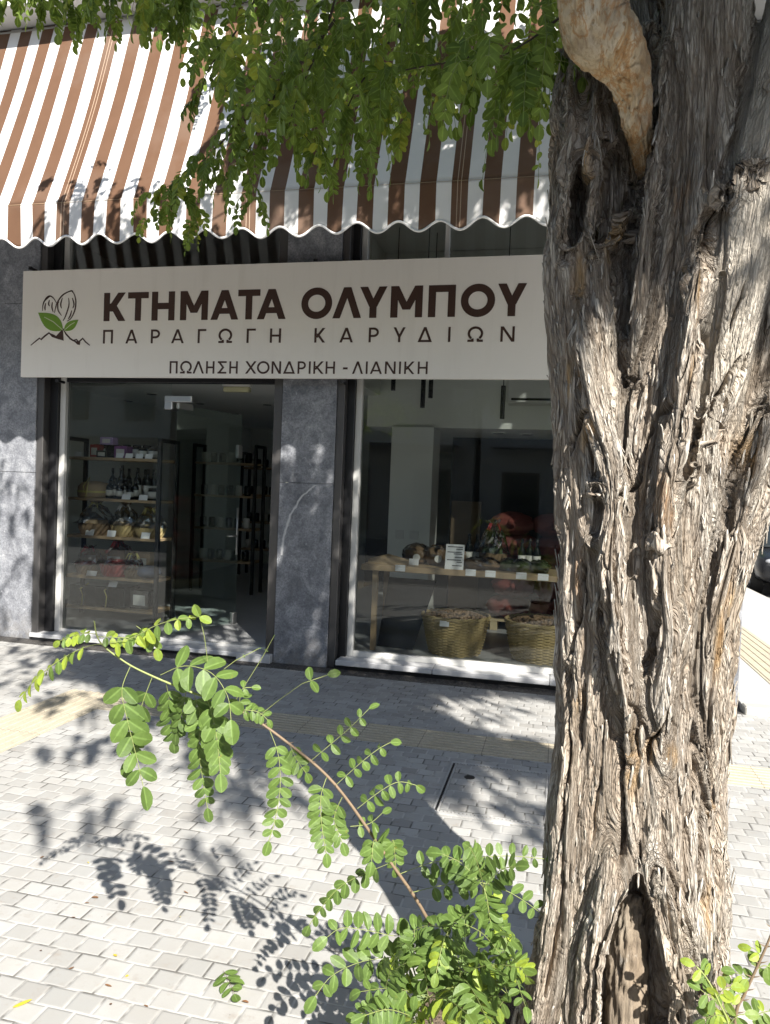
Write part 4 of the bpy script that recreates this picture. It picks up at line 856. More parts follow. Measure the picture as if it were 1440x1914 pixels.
def build_trunk(h=.0052):
    ss = []
    for st in STR:
        a = []
        for r, px, rp, y in st:
            q = at(px, r, y); a.append((q[2], q[0], y, rp/FPX*y/1.02))
        a.sort(); a = np.array(a, np.float32); zz = np.linspace(a[0, 0], a[-1, 0], 60)
        k = np.stack([np.interp(zz, a[:, 0], a[:, j]) for j in range(4)], 1)
        ke = np.array([.25, .5, .25])
        for _ in range(2):
            kk = k.copy()
            for j in (1, 2, 3): kk[1:-1, j] = np.convolve(k[:, j], ke, 'valid')
            k = kk
        ss.append(k)
    x0, x1, y0, y1, z0, z1 = -.36, .98, 1.66, 2.62, -.06, 3.12
    X = np.arange(x0, x1, h, dtype=np.float32); Y = np.arange(y0, y1, h, dtype=np.float32); Z = np.arange(z0, z1, h, dtype=np.float32)
    SD = np.empty((len(Z), len(Y), len(X)), np.float32)
    cav = [at(1195, 1640, 1.86), at(1190, 1720, 1.85), at(1188, 1800, 1.85), at(1186, 1914, 1.86), at(1184, 2200, 1.87)]
    cz = np.array([c[2] for c in cav])[::-1]; cx = np.array([c[0] for c in cav])[::-1]; cw = np.array([.004, .034, .058, .068, .072])[::-1]
    slots = [(at(1080, 380, 1.95), .016, .10, .10), (at(1144, 345, 1.93), .030, .125, .13), (at(1128, 290, 1.93), .02, .05, .08), (at(1190, 250, 1.93), .030, .16, .13), (at(1205, 60, 1.97), .045, .16, .26), (at(1308, 770, 1.88), .010, .16, .05), (at(1330, 640, 1.90), .009, .17, .05)]
    for c in range(0, len(Z), 48):
        zc = Z[c:c+48][:, None, None]; d = None
        for k in ss:
            z = Z[c:c+48]
            if z[-1] < k[0, 0]-.1 or z[0] > k[-1, 0]+.1: continue
            ax = np.interp(z, k[:, 0], k[:, 1])[:, None, None].astype(np.float32); ay = np.interp(z, k[:, 0], k[:, 2])[:, None, None].astype(np.float32)
            rr = np.interp(z, k[:, 0], k[:, 3])[:, None, None].astype(np.float32)
            end = np.maximum(0, np.maximum(k[0, 0]-z, z-k[-1, 0]))[:, None, None].astype(np.float32)
            dd = np.sqrt((X[None, None, :]-ax)**2+(Y[None, :, None]-ay)**2+end**2)-rr
            if d is None: d = dd
            else:
                kk = .016; hh = np.maximum(kk-np.abs(d-dd), 0)/kk; d = np.minimum(d, dd)-hh*hh*kk*.25
        # the hollow at the foot
        zf = Z[c:c+48]; wz = np.interp(zf, cz, cw, right=-.05).astype(np.float32)[:, None, None]; xz = np.interp(zf, cz, cx).astype(np.float32)[:, None, None]
        dc = np.maximum(np.abs(X[None, None, :]-xz)-wz, Y[None, :, None]-1.945)
        d = np.maximum(d, -dc)
        for q, wx, hz, dep in slots:
            e = (np.sqrt(((X[None, None, :]-q[0]-.12*(zc-q[2]))/wx)**2+((zc-q[2])/hz)**2)-1)*wx
            d = np.maximum(d, -np.maximum(e, Y[None, :, None]-(q[1]-.03+dep)))
        for kx, ky, dep, r in ((1228, 1015, 1.880, .036), (1405, 330, 1.900, .046), (1352, 372, 1.905, .042), (1112, 915, 1.89, .022), (1095, 1010, 1.90, .020), (1065, 1440, 1.93, .016), (1440, 170, 1.95, .035)):
            q = at(kx, ky, dep+.01)
            if q[2]+.1 < zf[0] or q[2]-.1 > zf[-1]: continue
            dd = np.sqrt((X[None, None, :]-q[0])**2+(Y[None, :, None]-q[1])**2+((zc-q[2])*.85)**2)-r
            kk = .02; hh = np.maximum(kk-np.abs(d-dd), 0)/kk; d = np.minimum(d, dd)-hh*hh*kk*.25
            if r > .021: d = np.maximum(d, -(np.sqrt((X[None, None, :]-q[0])**2+(Y[None, :, None]-q[1]+r)**2+(zc-q[2])**2)-r*.38))
        SD[c:c+48] = d
    SD[0] = .02; SD[-1] = .02; SD[:, :, 0] = np.maximum(SD[:, :, 0], .01); SD[:, :, -1] = .02; SD[:, 0] = .02; SD[:, -1] = .02
    # surface nets
    ins = SD < 0; nz, ny, nx_ = ins.shape
    cnt = np.zeros((nz-1, ny-1, nx_-1), np.uint8)
    for a in (0, 1):
        for b in (0, 1):
            for c in (0, 1): cnt += ins[a:nz-1+a, b:ny-1+b, c:nx_-1+c]
    act = (cnt > 0) & (cnt < 8); idx = np.full(act.shape, -1, np.int32); cells = np.argwhere(act); idx[act] = np.arange(len(cells))
    acc = np.zeros((len(cells), 3), np.float32); num = np.zeros(len(cells), np.float32)
    co_ = [(a, b, c) for a in (0, 1) for b in (0, 1) for c in (0, 1)]
    for i, p in enumerate(co_):
        for q in co_[i+1:]:
            if sum(abs(p[k]-q[k]) for k in range(3)) != 1: continue
            va = SD[cells[:, 0]+p[0], cells[:, 1]+p[1], cells[:, 2]+p[2]]; vb = SD[cells[:, 0]+q[0], cells[:, 1]+q[1], cells[:, 2]+q[2]]
            m = (va < 0) != (vb < 0); t = np.where(m, va/np.where(m, va-vb, 1), 0)
            for k in range(3): acc[:, k] += np.where(m, p[k]+(q[k]-p[k])*t, 0)
            num += m
    pos = cells+acc/num[:, None]
    V = np.stack([X[0]+pos[:, 2]*h, Y[0]+pos[:, 1]*h, Z[0]+pos[:, 0]*h], 1)
    Fs = []
    for ax in range(3):
        sl0 = [slice(1, -1)]*3; sl0[ax] = slice(0, -1); a = ins[tuple(sl0)]
        sl1 = [slice(1, -1)]*3; sl1[ax] = slice(1, None); b = ins[tuple(sl1)]
        for flip, m in ((0, a & ~b), (1, ~a & b)):
            e = np.argwhere(m); e = e+np.array([0 if k == ax else 1 for k in range(3)])
            o1, o2 = [(1, 2), (2, 0), (0, 1)][ax]; q = []
            for d1, d2 in ((0, 0), (-1, 0), (-1, -1), (0, -1)):
                r = e.copy(); r[:, o1] += d1; r[:, o2] += d2; q.append(idx[r[:, 0], r[:, 1], r[:, 2]])
            q = np.stack(q, 1); Fs.append(q[:, ::-1] if not flip else q)
    F = np.concatenate(Fs); F = F[(F >= 0).all(1)]
    # (z,y,x) index order is a mirrored frame: turn the faces round if the surface is inside out
    n = np.cross(V[F[:, 1]]-V[F[:, 0]], V[F[:, 2]]-V[F[:, 0]])
    if (n*(V[F[:, 0]]-np.array([V[:, 0].mean(), V[:, 1].mean(), 0]))*np.array([1, 1, 0])).sum() < 0: F = F[:, ::-1]
    me = np_mesh('trunk_base', V, np.ascontiguousarray(F), True)
    o = bpy.data.objects.new('trunk_base', me); COL.objects.link(o)
    sm = o.modifiers.new('sm', 'SMOOTH'); sm.factor = .5; sm.iterations = 2
    sd = o.modifiers.new('sd', 'SUBSURF'); sd.levels = 1; sd.render_levels = 1
    dg = bpy.context.evaluated_depsgraph_get(); m2 = bpy.data.meshes.new_from_object(o.evaluated_get(dg))
    bpy.data.objects.remove(o); bpy.data.meshes.remove(me)
    nV = len(m2.vertices); P = np.empty(nV*3, np.float32); m2.vertices.foreach_get('co', P); P = P.reshape(-1, 3)
    N = np.empty(nV*3, np.float32); m2.vertex_normals.foreach_get('vector', N); N = N.reshape(-1, 3)
    # bark coordinates: offset from the blended strand axes, fibres run along the strands
    wsum = np.zeros(nV, np.float32); ctr = np.zeros((nV, 2), np.float32)
    for k in ss:
        z = P[:, 2]; ax = np.interp(z, k[:, 0], k[:, 1]); ay = np.interp(z, k[:, 0], k[:, 2]); rr = np.interp(z, k[:, 0], k[:, 3])
        end = np.maximum(0, np.maximum(k[0, 0]-z, z-k[-1, 0])); d = np.sqrt((P[:, 0]-ax)**2+(P[:, 1]-ay)**2+end**2)-rr
        wg = np.exp(-np.maximum(d, -.01)/.007)
        wsum += wg; ctr[:, 0] += wg*ax; ctr[:, 1] += wg*ay
    ctr /= np.maximum(wsum, 1e-9)[:, None]
    bad = wsum < 1e-6; ctr[bad] = P[bad, :2]*0+np.array([.22, 2.06])
    Q = np.stack([P[:, 0]-ctr[:, 0], P[:, 1]-ctr[:, 1], P[:, 2]], 1)
    tw = .16*P[:, 2]; Q[:, 0], Q[:, 1] = Q[:, 0]*np.cos(tw)-Q[:, 1]*np.sin(tw), Q[:, 0]*np.sin(tw)+Q[:, 1]*np.cos(tw)
    w1 = np.stack([fbm(P*np.array([5, 5, 3.]), 2, 11), fbm(P*np.array([5, 5, 3.]), 2, 23), 0*P[:, 0]], 1)
    Qw = Q+w1*np.array([.010, .010, 0])
    sc = lambda a, b: np.array([1/a, 1/a, 1/b])
    def ridge(n, wd): return np.exp(-(n/wd)**2)
    n1 = pnoise(Qw*sc(.058, .46), 3); n1b = pnoise(Qw*sc(.070, .40)+7.3, 5)
    n2 = pnoise(Qw*sc(.030, .24)+3.1, 9)+.30*pnoise(Qw*sc(.014, .08), 13)
    n3 = pnoise((Qw+w1*.003)*sc(.0155, .13)+1.7, 15)
    amp = np.clip(.75+.9*fbm(P*np.array([4, 4, 1.6]), 2, 31), .25, 1.35)
    # smooth limb at the upper right, pale and only finely checked
    k = ss[3]; z = P[:, 2]; dl = np.sqrt((P[:, 0]-np.interp(z, k[:, 0], k[:, 1]))**2+(P[:, 1]-np.interp(z, k[:, 0], k[:, 2]))**2)-np.interp(z, k[:, 0], k[:, 3])
    limb = np.clip(1-dl/.012, 0, 1)*np.clip((z-1.75)/.15, 0, 1); amp = amp*(1-.82*limb)
    knot = np.zeros(nV)
    for kx, ky, dep, r in ((1228, 1012, 1.862, .030), (1112, 915, 1.89, .022)):
        q = at(kx, ky, dep); knot = np.maximum(knot, np.exp(-((P-q)**2).sum(1)/(r*1.5)**2))
    d = -.027*ridge(n1, .15)-.021*ridge(n1b, .13)*np.clip(n1*6, 0, 1)-.0125*ridge(n2, .19)-.0080*ridge(n3, .24)
    d += .004*n1+.004*fbm(P*np.array([9, 9, 5.]), 2, 41)
    # the long deep fissures
    FI = [([(1087,1047),(1089,1132),(1067,1201),(1056,1245)],.008,.035),([(1115,1023),(1125,1081),(1125,1167),(1135,1245)],.007,.035),([(1152,955),(1159,1016),(1156,1132),(1173,1218),(1178,1290)],.009,.04),([(1214,1061),(1221,1098),(1217,1150),(1207,1235),(1198,1270)],.009,.04),
     ([(1292,1091),(1272,1132),(1262,1201),(1244,1235)],.007,.03),([(1357,979),(1367,1012)],.008,.03),([(1391,661),(1345,735),(1316,784),(1306,821),(1296,842)],.010,.05),([(1408,654),(1364,767),(1357,800)],.007,.04),([(1234,865),(1255,920)],.008,.02),
     ([(1145,1290),(1152,1376),(1158,1481),(1161,1569),(1164,1630)],.010,.04),([(1090,1290),(1084,1350),(1079,1425)],.008,.03),([(1262,1325),(1235,1360),(1216,1387),(1211,1435)],.008,.035),([(1250,1310),(1272,1365)],.006,.03),([(1300,1350),(1321,1418),(1310,1485)],.007,.03),
     ([(1124,1446),(1117,1524),(1107,1600)],.006,.02),([(1050,1250),(1054,1359),(1061,1439),(1051,1524),(1033,1622)],.010,.035),([(1195,1570),(1193,1635)],.005,.03),([(1237,1650),(1265,1720),(1273,1780)],.007,.03),([(1142,1773),(1145,1912)],.008,.03),([(1051,1643),(1054,1702),(1037,1797),(1016,1880)],.010,.035),
     ([(1185,300),(1180,342),(1176,410),(1162,560)],.012,.05),([(1250,300),(1234,342),(1207,510)],.007,.03),([(1336,380),(1342,444),(1326,655)],.009,.045),([(1400,520),(1364,620)],.006,.03),([(1300,640),(1262,709),(1214,797),(1190,886),(1173,934)],.007,.028),([(1075,650),(1090,760),(1060,850)],.007,.03),([(1180,1240),(1196,1330),(1190,1420)],.006,.025),([(1330,1480),(1318,1600),(1328,1720)],.007,.028),([(1100,1690),(1090,1800),(1070,1900)],.008,.03)]
    fr = P[:, 1] < 2.06; wx = .010*pnoise(P*np.array([14, 14, 22.]), 91)+.004*pnoise(P*np.array([60, 60, 50.]), 92); dF = np.zeros(nV)
    for pl, wd, dp in FI:
        K = np.array([at(a, c, 1.87) for a, c in pl]); K = K[K[:, 2].argsort()]; zz = P[:, 2]
        xx = np.interp(zz, K[:, 2], K[:, 0]); en = np.clip(np.minimum(zz-K[0, 2], K[-1, 2]-zz)/.035, 0, 1)
        q = np.abs(P[:, 0]+wx-xx)/(wd*.55*(.35+.65*en)); dF = np.maximum(dF, dp*en**.5*np.exp(-q**1.6)*fr)
    rust = np.zeros(nV)
    for a, c, rx, ry in ((1182,1425,18,60),(1216,1400,9,28),(1260,1412,10,20),(1075,1330,11,26),(1335,1700,9,60),(1350,1195,13,70),(1375,1130,10,40),(1080,520,14,60),(1310,530,10,75),(1120,290,14,34),(1400,860,16,60),(1300,690,8,30),(1090,810,10,26),(1330,460,10,40),(1345,1560,8,60),(1150,420,10,60),(1060,700,8,40)):
        q = at(a, c, 1.88); sx, sz = rx/FPX*1.9, ry/FPX*1.9; rust = np.maximum(rust, np.exp(-(((P[:, 0]-q[0]+.5*wx)/sx)**2+((P[:, 2]-q[2])/sz)**2)**1.5)*fr)
    # flaking: the plates step outwards and break across the fibre
    fis = np.clip(.95*ridge(n1, .17)+.8*ridge(n1b, .14)*np.clip(n1*6, 0, 1)+.55*ridge(n2, .17), 0, 1)*(1-limb)
    stp = fbm(Qw*sc(.05, .16)+5, 2, 51); d += .0045*(np.floor(stp*5+.35*pnoise(Qw*sc(.01, .03), 53))/5)
    cr = pnoise(Qw*sc(.03, .022)+9, 61); d -= .0050*ridge(cr, .07)*(pnoise(Qw*sc(.08, .1), 62) > .12)
    d = d*amp-.0012*ridge(pnoise(P*np.array([70, 70, 75.]), 71), .12)*limb-.016*ridge(fbm(P*38, 2, 81), .16)*knot+.012*fbm(P*30, 2, 83)*knot
    for a, c, rx, ry in ((1105, 350, 62, 130), (1190, 260, 30, 150), (1195, 760, 26, 120)):
        q = at(a, c, 1.92); fis = np.maximum(fis, .9*np.exp(-(((P[:, 0]-q[0]+wx)/(rx/730))**2+((P[:, 2]-q[2])/(ry/730))**2))*fr)
    d = d-dF; fis = np.clip(fis+dF*22, 0, 1)
    P2 = P+N*d[:, None]
    build_trunk.out = (P2, N, Qw, limb, dF)
    m2.vertices.foreach_set('co', P2.astype(np.float32).ravel()); m2.polygons.foreach_set('use_smooth', np.ones(len(m2.polygons), bool)); m2.update()
    a = m2.attributes.new('fibre', 'FLOAT_VECTOR', 'POINT'); a.data.foreach_set('vector', Qw.astype(np.float32).ravel())
    a = m2.attributes.new('inner', 'FLOAT', 'POINT'); a.data.foreach_set('value', fis.astype(np.float32)); a = m2.attributes.new('rust', 'FLOAT', 'POINT'); a.data.foreach_set('value', rust.astype(np.float32)); a = m2.attributes.new('limb', 'FLOAT', 'POINT'); a.data.foreach_set('value', limb.astype(np.float32))
    m2.materials.clear(); m2.name = 'trunk'; return m2
TREE = thing('robinia_tree', 'old robinia tree with thick furrowed bark and hollow foot in front of the shop', 'tree', (0, 0, 0))
trunk = link_mesh('trunk', build_trunk(), MT['trunkbark'], TREE)
def bark_flakes(n=1300):
    """shaggy strips of bark, fixed at one end and lifting at the other"""
    P, N, Q, limb, dF = build_trunk.out; ok = np.where((P[:, 1] < 2.15) & (P[:, 2] > .1) & (P[:, 2] < 3.0) & (limb < .2) & (dF < .004) & (np.abs(N[:, 2]) < .5))[0]
    sel = rng.choice(ok, n); V = []; F = []; A = []; rows = 6
    for v in sel:
        nn = N[v].astype(float); up = 1 if random.random() < .55 else -1; T = np.array([random.gauss(0, .10), 0, up]); T -= nn*T.dot(nn); T /= np.linalg.norm(T); Bv = np.cross(nn, T)
        L = random.uniform(.018, .075); W = L*random.uniform(.10, .22); lift = random.uniform(.001, .005); o = len(V); sk = random.uniform(-.25, .25)
        for i in range(rows):
            s_ = i/(rows-1); w_ = W*(.55+.9*s_*(1-s_)*2)*(random.uniform(.7, 1.15) if i < rows-1 else .35); q = P[v]+T*L*s_+Bv*(sk*W*s_+random.uniform(-.1, .1)*W)+nn*(-.0022+.0042*s_+lift*s_**2.2)
            for k, sd in ((0, -1), (1, 0), (2, 1)): V.append(q+Bv*sd*w_*.5+nn*(.0012 if k == 1 else -.0004)); A.append(Q[v]+np.array([sd*w_*.5, 0, up*L*s_])+.31*(v % 7))
        for i in range(rows-1):
            for k in (0, 1): a = o+i*3+k; F.append((a, a+1, a+4, a+3))
    me = np_mesh('bark_flakes', np.array(V), np.array(F), True); ob = link_mesh('bark_flakes', me, MT['trunkbark'], trunk); at_ = me.attributes.new('fibre', 'FLOAT_VECTOR', 'POINT'); at_.data.foreach_set('vector', np.array(A, np.float32).ravel())
    md = ob.modifiers.new('thick', 'SOLIDIFY'); md.thickness = .0012; return ob
bark_flakes()
# wood seen in the hollow at the foot, and the torn limb stub at the top
def rough_tube(name, pts, radii, mat, n=40, amp=.006, sub=10, seed=1):
    PP = smooth_pts([tuple(p)+(r,) for p, r in zip(pts, radii)], sub); m = MB(); m.tube([p[:3] for p in PP], [p[3] for p in PP], n)
    V = np.array(m.v); A = np.repeat(np.array([p[:3] for p in PP]), n, 0); dv = V-A; L = np.linalg.norm(dv, axis=1, keepdims=True); nn = dv/np.maximum(L, 1e-6)
    q = np.stack([nn[:, 0]*3, nn[:, 1]*3+nn[:, 2]*3, np.repeat(np.arange(len(PP))*.35, n)], 1)
    k = amp*(1.3*pnoise(q*.8, seed)-1.6*np.exp(-(pnoise(q*np.array([1.5, 1.5, .35]), seed+3)/.1)**2)+.6*pnoise(q*3, seed+5))
    m.v = [tuple(x) for x in V+nn*k[:, None]]; return m.build(name, mat, TREE, True)
o = rough_tube('heartwood_plank', [at(1186, 1668, 1.955), at(1178, 1720, 1.95), at(1174, 1800, 1.94), at(1173, 1914, 1.93), at(1175, 2250, 1.92)], [.022, .038, .047, .053, .058], MT['heart'], 48, .009, 10, 9)
stub = [(1205, 330, 2.08, 12), (1198, 268, 1.99, 20), (1191, 225, 1.94, 26), (1186, 178, 1.92, 32), (1172, 130, 1.90, 41), (1146, 88, 1.87, 54), (1116, 52, 1.85, 62), (1108, 0, 1.84, 60), (1100, -50, 1.84, 56), (1098, -110, 1.86, 50)]
o = rough_tube('torn_limb_stub', [at(a, b, y) for a, b, y, r in stub], [r/FPX*y for a, b, y, r in stub], MT['deadwood'], 64, .0048, 12, 4)
o['label'] = 'pale torn limb stub with peeled orange wood'
limbs = {
 'b': ([at(1312, -60, 2.08), at(1320, -400, 2.12), (.40, 2.4, 4.4), (.6, 2.9, 5.4), (.5, 3.4, 6.4)], [.115, .105, .085, .06, .03]),
 'c': ([at(1575, 0, 2.14), at(1640, -400, 2.2), (1.15, 1.9, 4.3), (1.5, 1.5, 5.2), (1.7, 1.1, 6.0)], [.14, .125, .095, .06, .03]),
 'd': ([at(1215, 0, 2.3), at(1190, -400, 2.5), (-.05, 3.1, 4.3), (-.5, 3.7, 5.0), (-1.0, 4.2, 5.5)], [.08, .072, .055, .04, .02]),
 'e': ([(.40, 2.45, 4.5), (.9, 2.0, 4.9), (1.3, 1.0, 5.0), (1.4, .3, 4.9)], [.07, .055, .04, .02]),
 'f': ([at(1170, -330, 2.45), (-.15, 2.35, 3.62), (-.5, 2.3, 3.75), (-.95, 2.5, 3.7)], [.035, .03, .02, .010]),
 'g': ([(1.1, 1.9, 4.2), (1.5, 2.4, 4.3), (1.9, 2.7, 4.4)], [.05, .04, .02]),
}
for i, (P, R_) in enumerate(limbs.values()): rough_tube('limb', P, R_, MT['bark'], 24, .006, 8, 20+i)

# ---- leaves -----------------------------------------------------------------
LT_V = np.array([(0, 0, 0), (.10, .24, .06), (.30, .44, .12), (.56, .50, .15), (.80, .40, .10), (.95, .18, .02), (1.0, .0, -.03), (.95, -.18, .02), (.80, -.40, .10), (.56, -.50, .15), (.30, -.44, .12), (.10, -.24, .06), (.34, 0, 0), (.68, 0, -.01)], float)
LT_F = np.array([(0, 12, 2, 1), (12, 13, 3, 2), (13, 4, 3, 3), (13, 6, 5, 4), (0, 11, 10, 12), (12, 10, 9, 13), (13, 9, 8, 8), (13, 8, 7, 6)])
class QT:
    """quads, some of them triangles (mask): fast to hand over"""
    def __init__(s, F, tri):
        s.lt = np.where(tri, 3, 4).astype(np.int32); keep = np.ones(F.shape, bool); keep[tri, 3] = False; s.fl = F[keep].astype(np.int32)
class Leaves:
    def __init__(s): s.o = []; s.a = []; s.b = []; s.L = []; s.W = []; s.t = []; s.segs = []
    def leaflet(s, o, a, n, L, W, t): s.o.append(o); s.a.append(a); s.b.append(n); s.L.append(L); s.W.append(W); s.t.append(t)
    def compound(s, pts, pairs, L, tint, face=None, droop=.5, start=.15, fan=70, wr=.62, rr=.0009, fold=0.0, jit=1.0):
        """pts: rachis points; leaflets in pairs plus a terminal one"""
        P = np.array(smooth_pts([tuple(p) for p in pts], 5)); d = np.r_[0, np.cumsum(np.linalg.norm(np.diff(P, axis=0), axis=1))]
        for a, b in zip(P[:-1], P[1:]): s.segs.append((a, b, rr))
        face = np.array(face if face is not None else (0, -.5, 1.0), float)
        def pt(t):
            x = t*d[-1]; return np.array([np.interp(x, d, P[:, k]) for k in range(3)])
        for i in range(pairs):
            t = start+(1-start)*(i+.3)/(pairs+.3); p = pt(t); T = pt(min(1, t+.03))-pt(max(0, t-.03)); T /= np.linalg.norm(T)+1e-9
            n = face-T*face.dot(T); n /= np.linalg.norm(n)+1e-9; sd = np.cross(n, T)
            f = math.sin(PI*(.25+.62*t))**.6
            for q in (-1, 1):
                an = rad(fan+random.uniform(-9, 9)*jit); a = T*math.cos(an)+sd*q*math.sin(an)+np.array([0, 0, -1])*droop*random.uniform(.6, 1.3)+n*fold
                a += rng.normal(size=3)*.10*jit; a /= np.linalg.norm(a); m = n+rng.normal(size=3)*.22*jit
                s.leaflet(p+sd*q*.001, a, m, L*f*random.uniform(.88, 1.1), L*f*wr*random.uniform(.9, 1.1), min(.999, max(0, tint+random.uniform(-.22, .22))))
        T = pt(1)-pt(.95); T /= np.linalg.norm(T)+1e-9; s.leaflet(pt(1), T+np.array([0, 0, -droop*.6]), face+rng.normal(size=3)*.2, L*.95, L*wr, min(.999, max(0, tint)))
    def build(s, name, mat, parent):
        O = np.array(s.o); A = np.array(s.a); A /= np.linalg.norm(A, axis=1)[:, None]; Nn = np.array(s.b, float)
        Nn = Nn-A*(Nn*A).sum(1)[:, None]; Nn /= np.linalg.norm(Nn, axis=1)[:, None]+1e-9; Bb = np.cross(Nn, A)
        L = np.array(s.L)[:, None, None]; W = np.array(s.W)[:, None, None]; cup = rng.uniform(-.6, 1.7, (len(O), 1, 1))
        bend = rng.uniform(-.38, .14, (len(O), 1, 1))*LT_V[None, :, 0:1]**2
        V = O[:, None]+A[:, None]*LT_V[None, :, 0:1]*L+Bb[:, None]*LT_V[None, :, 1:2]*W+Nn[:, None]*(LT_V[None, :, 2:3]*W*cup+bend*L)
        n = len(O); k = len(LT_V); F = (LT_F[None]+np.arange(n)[:, None, None]*k).reshape(-1, 4)
        tri = LT_F[:, 2] == LT_F[:, 3]; m1 = np.tile(tri, n)
        o = link_mesh(name, np_mesh(name, V.reshape(-1, 3), QT(F, m1), False, np.repeat(np.array(s.t), k)), mat, parent)
        rb = o.data.attributes.new('rib', 'FLOAT', 'POINT'); rv = np.zeros(k, np.float32); rv[[0, 6, 12, 13]] = 1; rb.data.foreach_set('value', np.tile(rv, n)); return o
    def stems(s, name, mat, parent):
        a = np.array([q[0] for q in s.segs]); b = np.array([q[1] for q in s.segs]); r = np.array([q[2] for q in s.segs])[:, None]
        t = b-a; t /= np.linalg.norm(t, axis=1)[:, None]+1e-9; u = np.cross(t, np.array([.3, .9, .2])); u /= np.linalg.norm(u, axis=1)[:, None]+1e-9; v = np.cross(t, u)
        ring = []
        for p in (a, b):
            for k in range(3): th = 2*PI*k/3; ring.append(p+(u*math.cos(th)+v*math.sin(th))*r)
        V = np.stack(ring, 1).reshape(-1, 3); F = np.array([(0, 1, 4, 3), (1, 2, 5, 4), (2, 0, 3, 5)]); F = (F[None]+np.arange(len(a))[:, None, None]*6).reshape(-1, 4)
        return link_mesh(name, np_mesh(name, V, F, True), mat, parent)
LEAF_C = leaf_mat('crown_leaf', (.098, .162, .024), (.188, .275, .046), (.34, .38, .05), .50)
LEAF_S = leaf_mat('sucker_leaf', (.070, .122, .030), (.135, .212, .050), (.32, .41, .05), .36)
crown = Leaves(); twigs = MB()
def hang(o, L=.2, pairs=None, l=.040, tint=None, lean=None):
    """one drooping compound leaf from the point o"""
    az = random.uniform(0, 2*PI); out = np.array([math.cos(az), math.sin(az), 0])*random.uniform(.25, .85); dn = random.uniform(.6, 1.1)
    if lean is not None: out = out*.6+np.array(lean)
    p0 = np.array(o, float); p1 = p0+out*L*.42+np.array([0, 0, -.06*L*dn]); p2 = p0+out*L*.72+np.array([0, 0, -.35*L*dn]); p3 = p0+out*L*.85+np.array([0, 0, -.85*L*dn])
    crown.compound([p0, p1, p2, p3], pairs or random.randint(5, 7), l*random.uniform(.85, 1.15), random.uniform(.0, .95) if tint is None else tint,
                   face=(out[0]*.6+random.uniform(-.7, .7), out[1]*.6-random.uniform(.1, 1.1), .5), droop=random.uniform(.25, .95), fan=random.uniform(55, 75), jit=1.5)
def in_poly(x, y, P):
    c = False; n = len(P)
    for i in range(n):
        (x1, y1), (x2, y2) = P[i], P[(i+1) % n]
        if (y1 > y) != (y2 > y) and x < (x2-x1)*(y-y1)/(y2-y1)+x1: c = not c
    return c
def fill(poly, n, y0, y1, L=(.20, .30), **kw):
    xs = [p[0] for p in poly]; ys = [p[1] for p in poly]; k = 0
    while k < n:
        x, y = random.uniform(min(xs), max(xs)), random.uniform(min(ys), max(ys))
        if in_poly(x, y, poly): hang(at(x, y, random.uniform(y0, y1)), random.uniform(*L), **kw); k += 1
fill([(345, -120), (1075, -120), (1060, 20), (1030, 110), (930, 130), (860, 110), (760, 150), (640, 170), (520, 170), (420, 110), (370, 40)], 155, 1.95, 3.0)
fill([(480, 90), (760, 90), (740, 220), (600, 235), (470, 240), (420, 200)], 38, 2.1, 3.0)
fill([(860, 60), (1045, 60), (1030, 150), (960, 140), (880, 120)], 26, 1.8, 2.4)
fill([(0, -60), (120, -60), (110, -10), (0, -15)], 14, 2.3, 2.9, L=(.13, .18)); fill([(110, -60), (350, -90), (350, 0), (120, -10)], 26, 2.2, 2.8, L=(.15, .2))
fill([(350, -20), (430, -20), (430, 130), (385, 110)], 14, 2.3, 2.9)
def twig(pts, r, n, l=.038, L=(.16, .23), y=None, lean=None):
    P = [tuple(at(a, b, c)) for a, b, c in pts]; PP = smooth_pts(P, 8); m = len(PP)
    twigs.tube(PP, [r*(1-.75*i/m) for i in range(m)], 6)
    for k in range(n):
        t = (k+.5)/n*.92+.08; i = min(m-1, int(t*(m-1))); hang(PP[i], random.uniform(*L), l=l, lean=lean)
# the branch that droops across the awning and its side sprays
twig([(700, -60, 2.4), (560, 120, 2.5), (450, 230, 2.6), (390, 290, 2.65), (345, 335, 2.7)], .007, 17, lean=(-.35, -.1, 0))
twig([(560, 120, 2.5), (500, 200, 2.55), (470, 270, 2.6), (430, 330, 2.65)], .005, 12)
twig([(640, -40, 2.2), (600, 80, 2.25), (560, 170, 2.3), (540, 235, 2.35)], .005, 10)
twig([(800, -40, 2.3), (720, 90, 2.35), (665, 170, 2.4), (640, 225, 2.4)], .005, 12)
twig([(930, 90, 2.1), (840, 115, 2.15), (760, 130, 2.2), (690, 150, 2.25)], .004, 11)
twig([(1050, 30, 2.0), (990, 75, 2.0), (930, 110, 2.05)], .004, 8)
twig([(500, -40, 2.5), (440, 60, 2.55), (390, 130, 2.6), (370, 200, 2.65)], .004, 9, L=(.12, .17))
twig([(345, 335, 2.7), (310, 350, 2.72), (285, 362, 2.75)], .002, 4, L=(.1, .13), lean=(-.5, 0, .2))
twig([(330, 345, 2.7), (350, 385, 2.72), (372, 425, 2.73)], .0016, 7, L=(.10, .14), l=.030)
twig([(345, 335, 2.7), (300, 385, 2.72), (285, 410, 2.74)], .0016, 6, L=(.09, .12), l=.030)
twig([(440, 300, 2.62), (470, 350, 2.64), (480, 380, 2.64)], .0016, 6, L=(.11, .15), l=.034)
twig([(560, 240, 2.4), (590, 280, 2.42), (605, 305, 2.42)], .0016, 6, L=(.11, .15), l=.034); twig([(650, 230, 2.4), (690, 275, 2.42), (700, 300, 2.42)], .0016, 6, L=(.11, .15), l=.034)
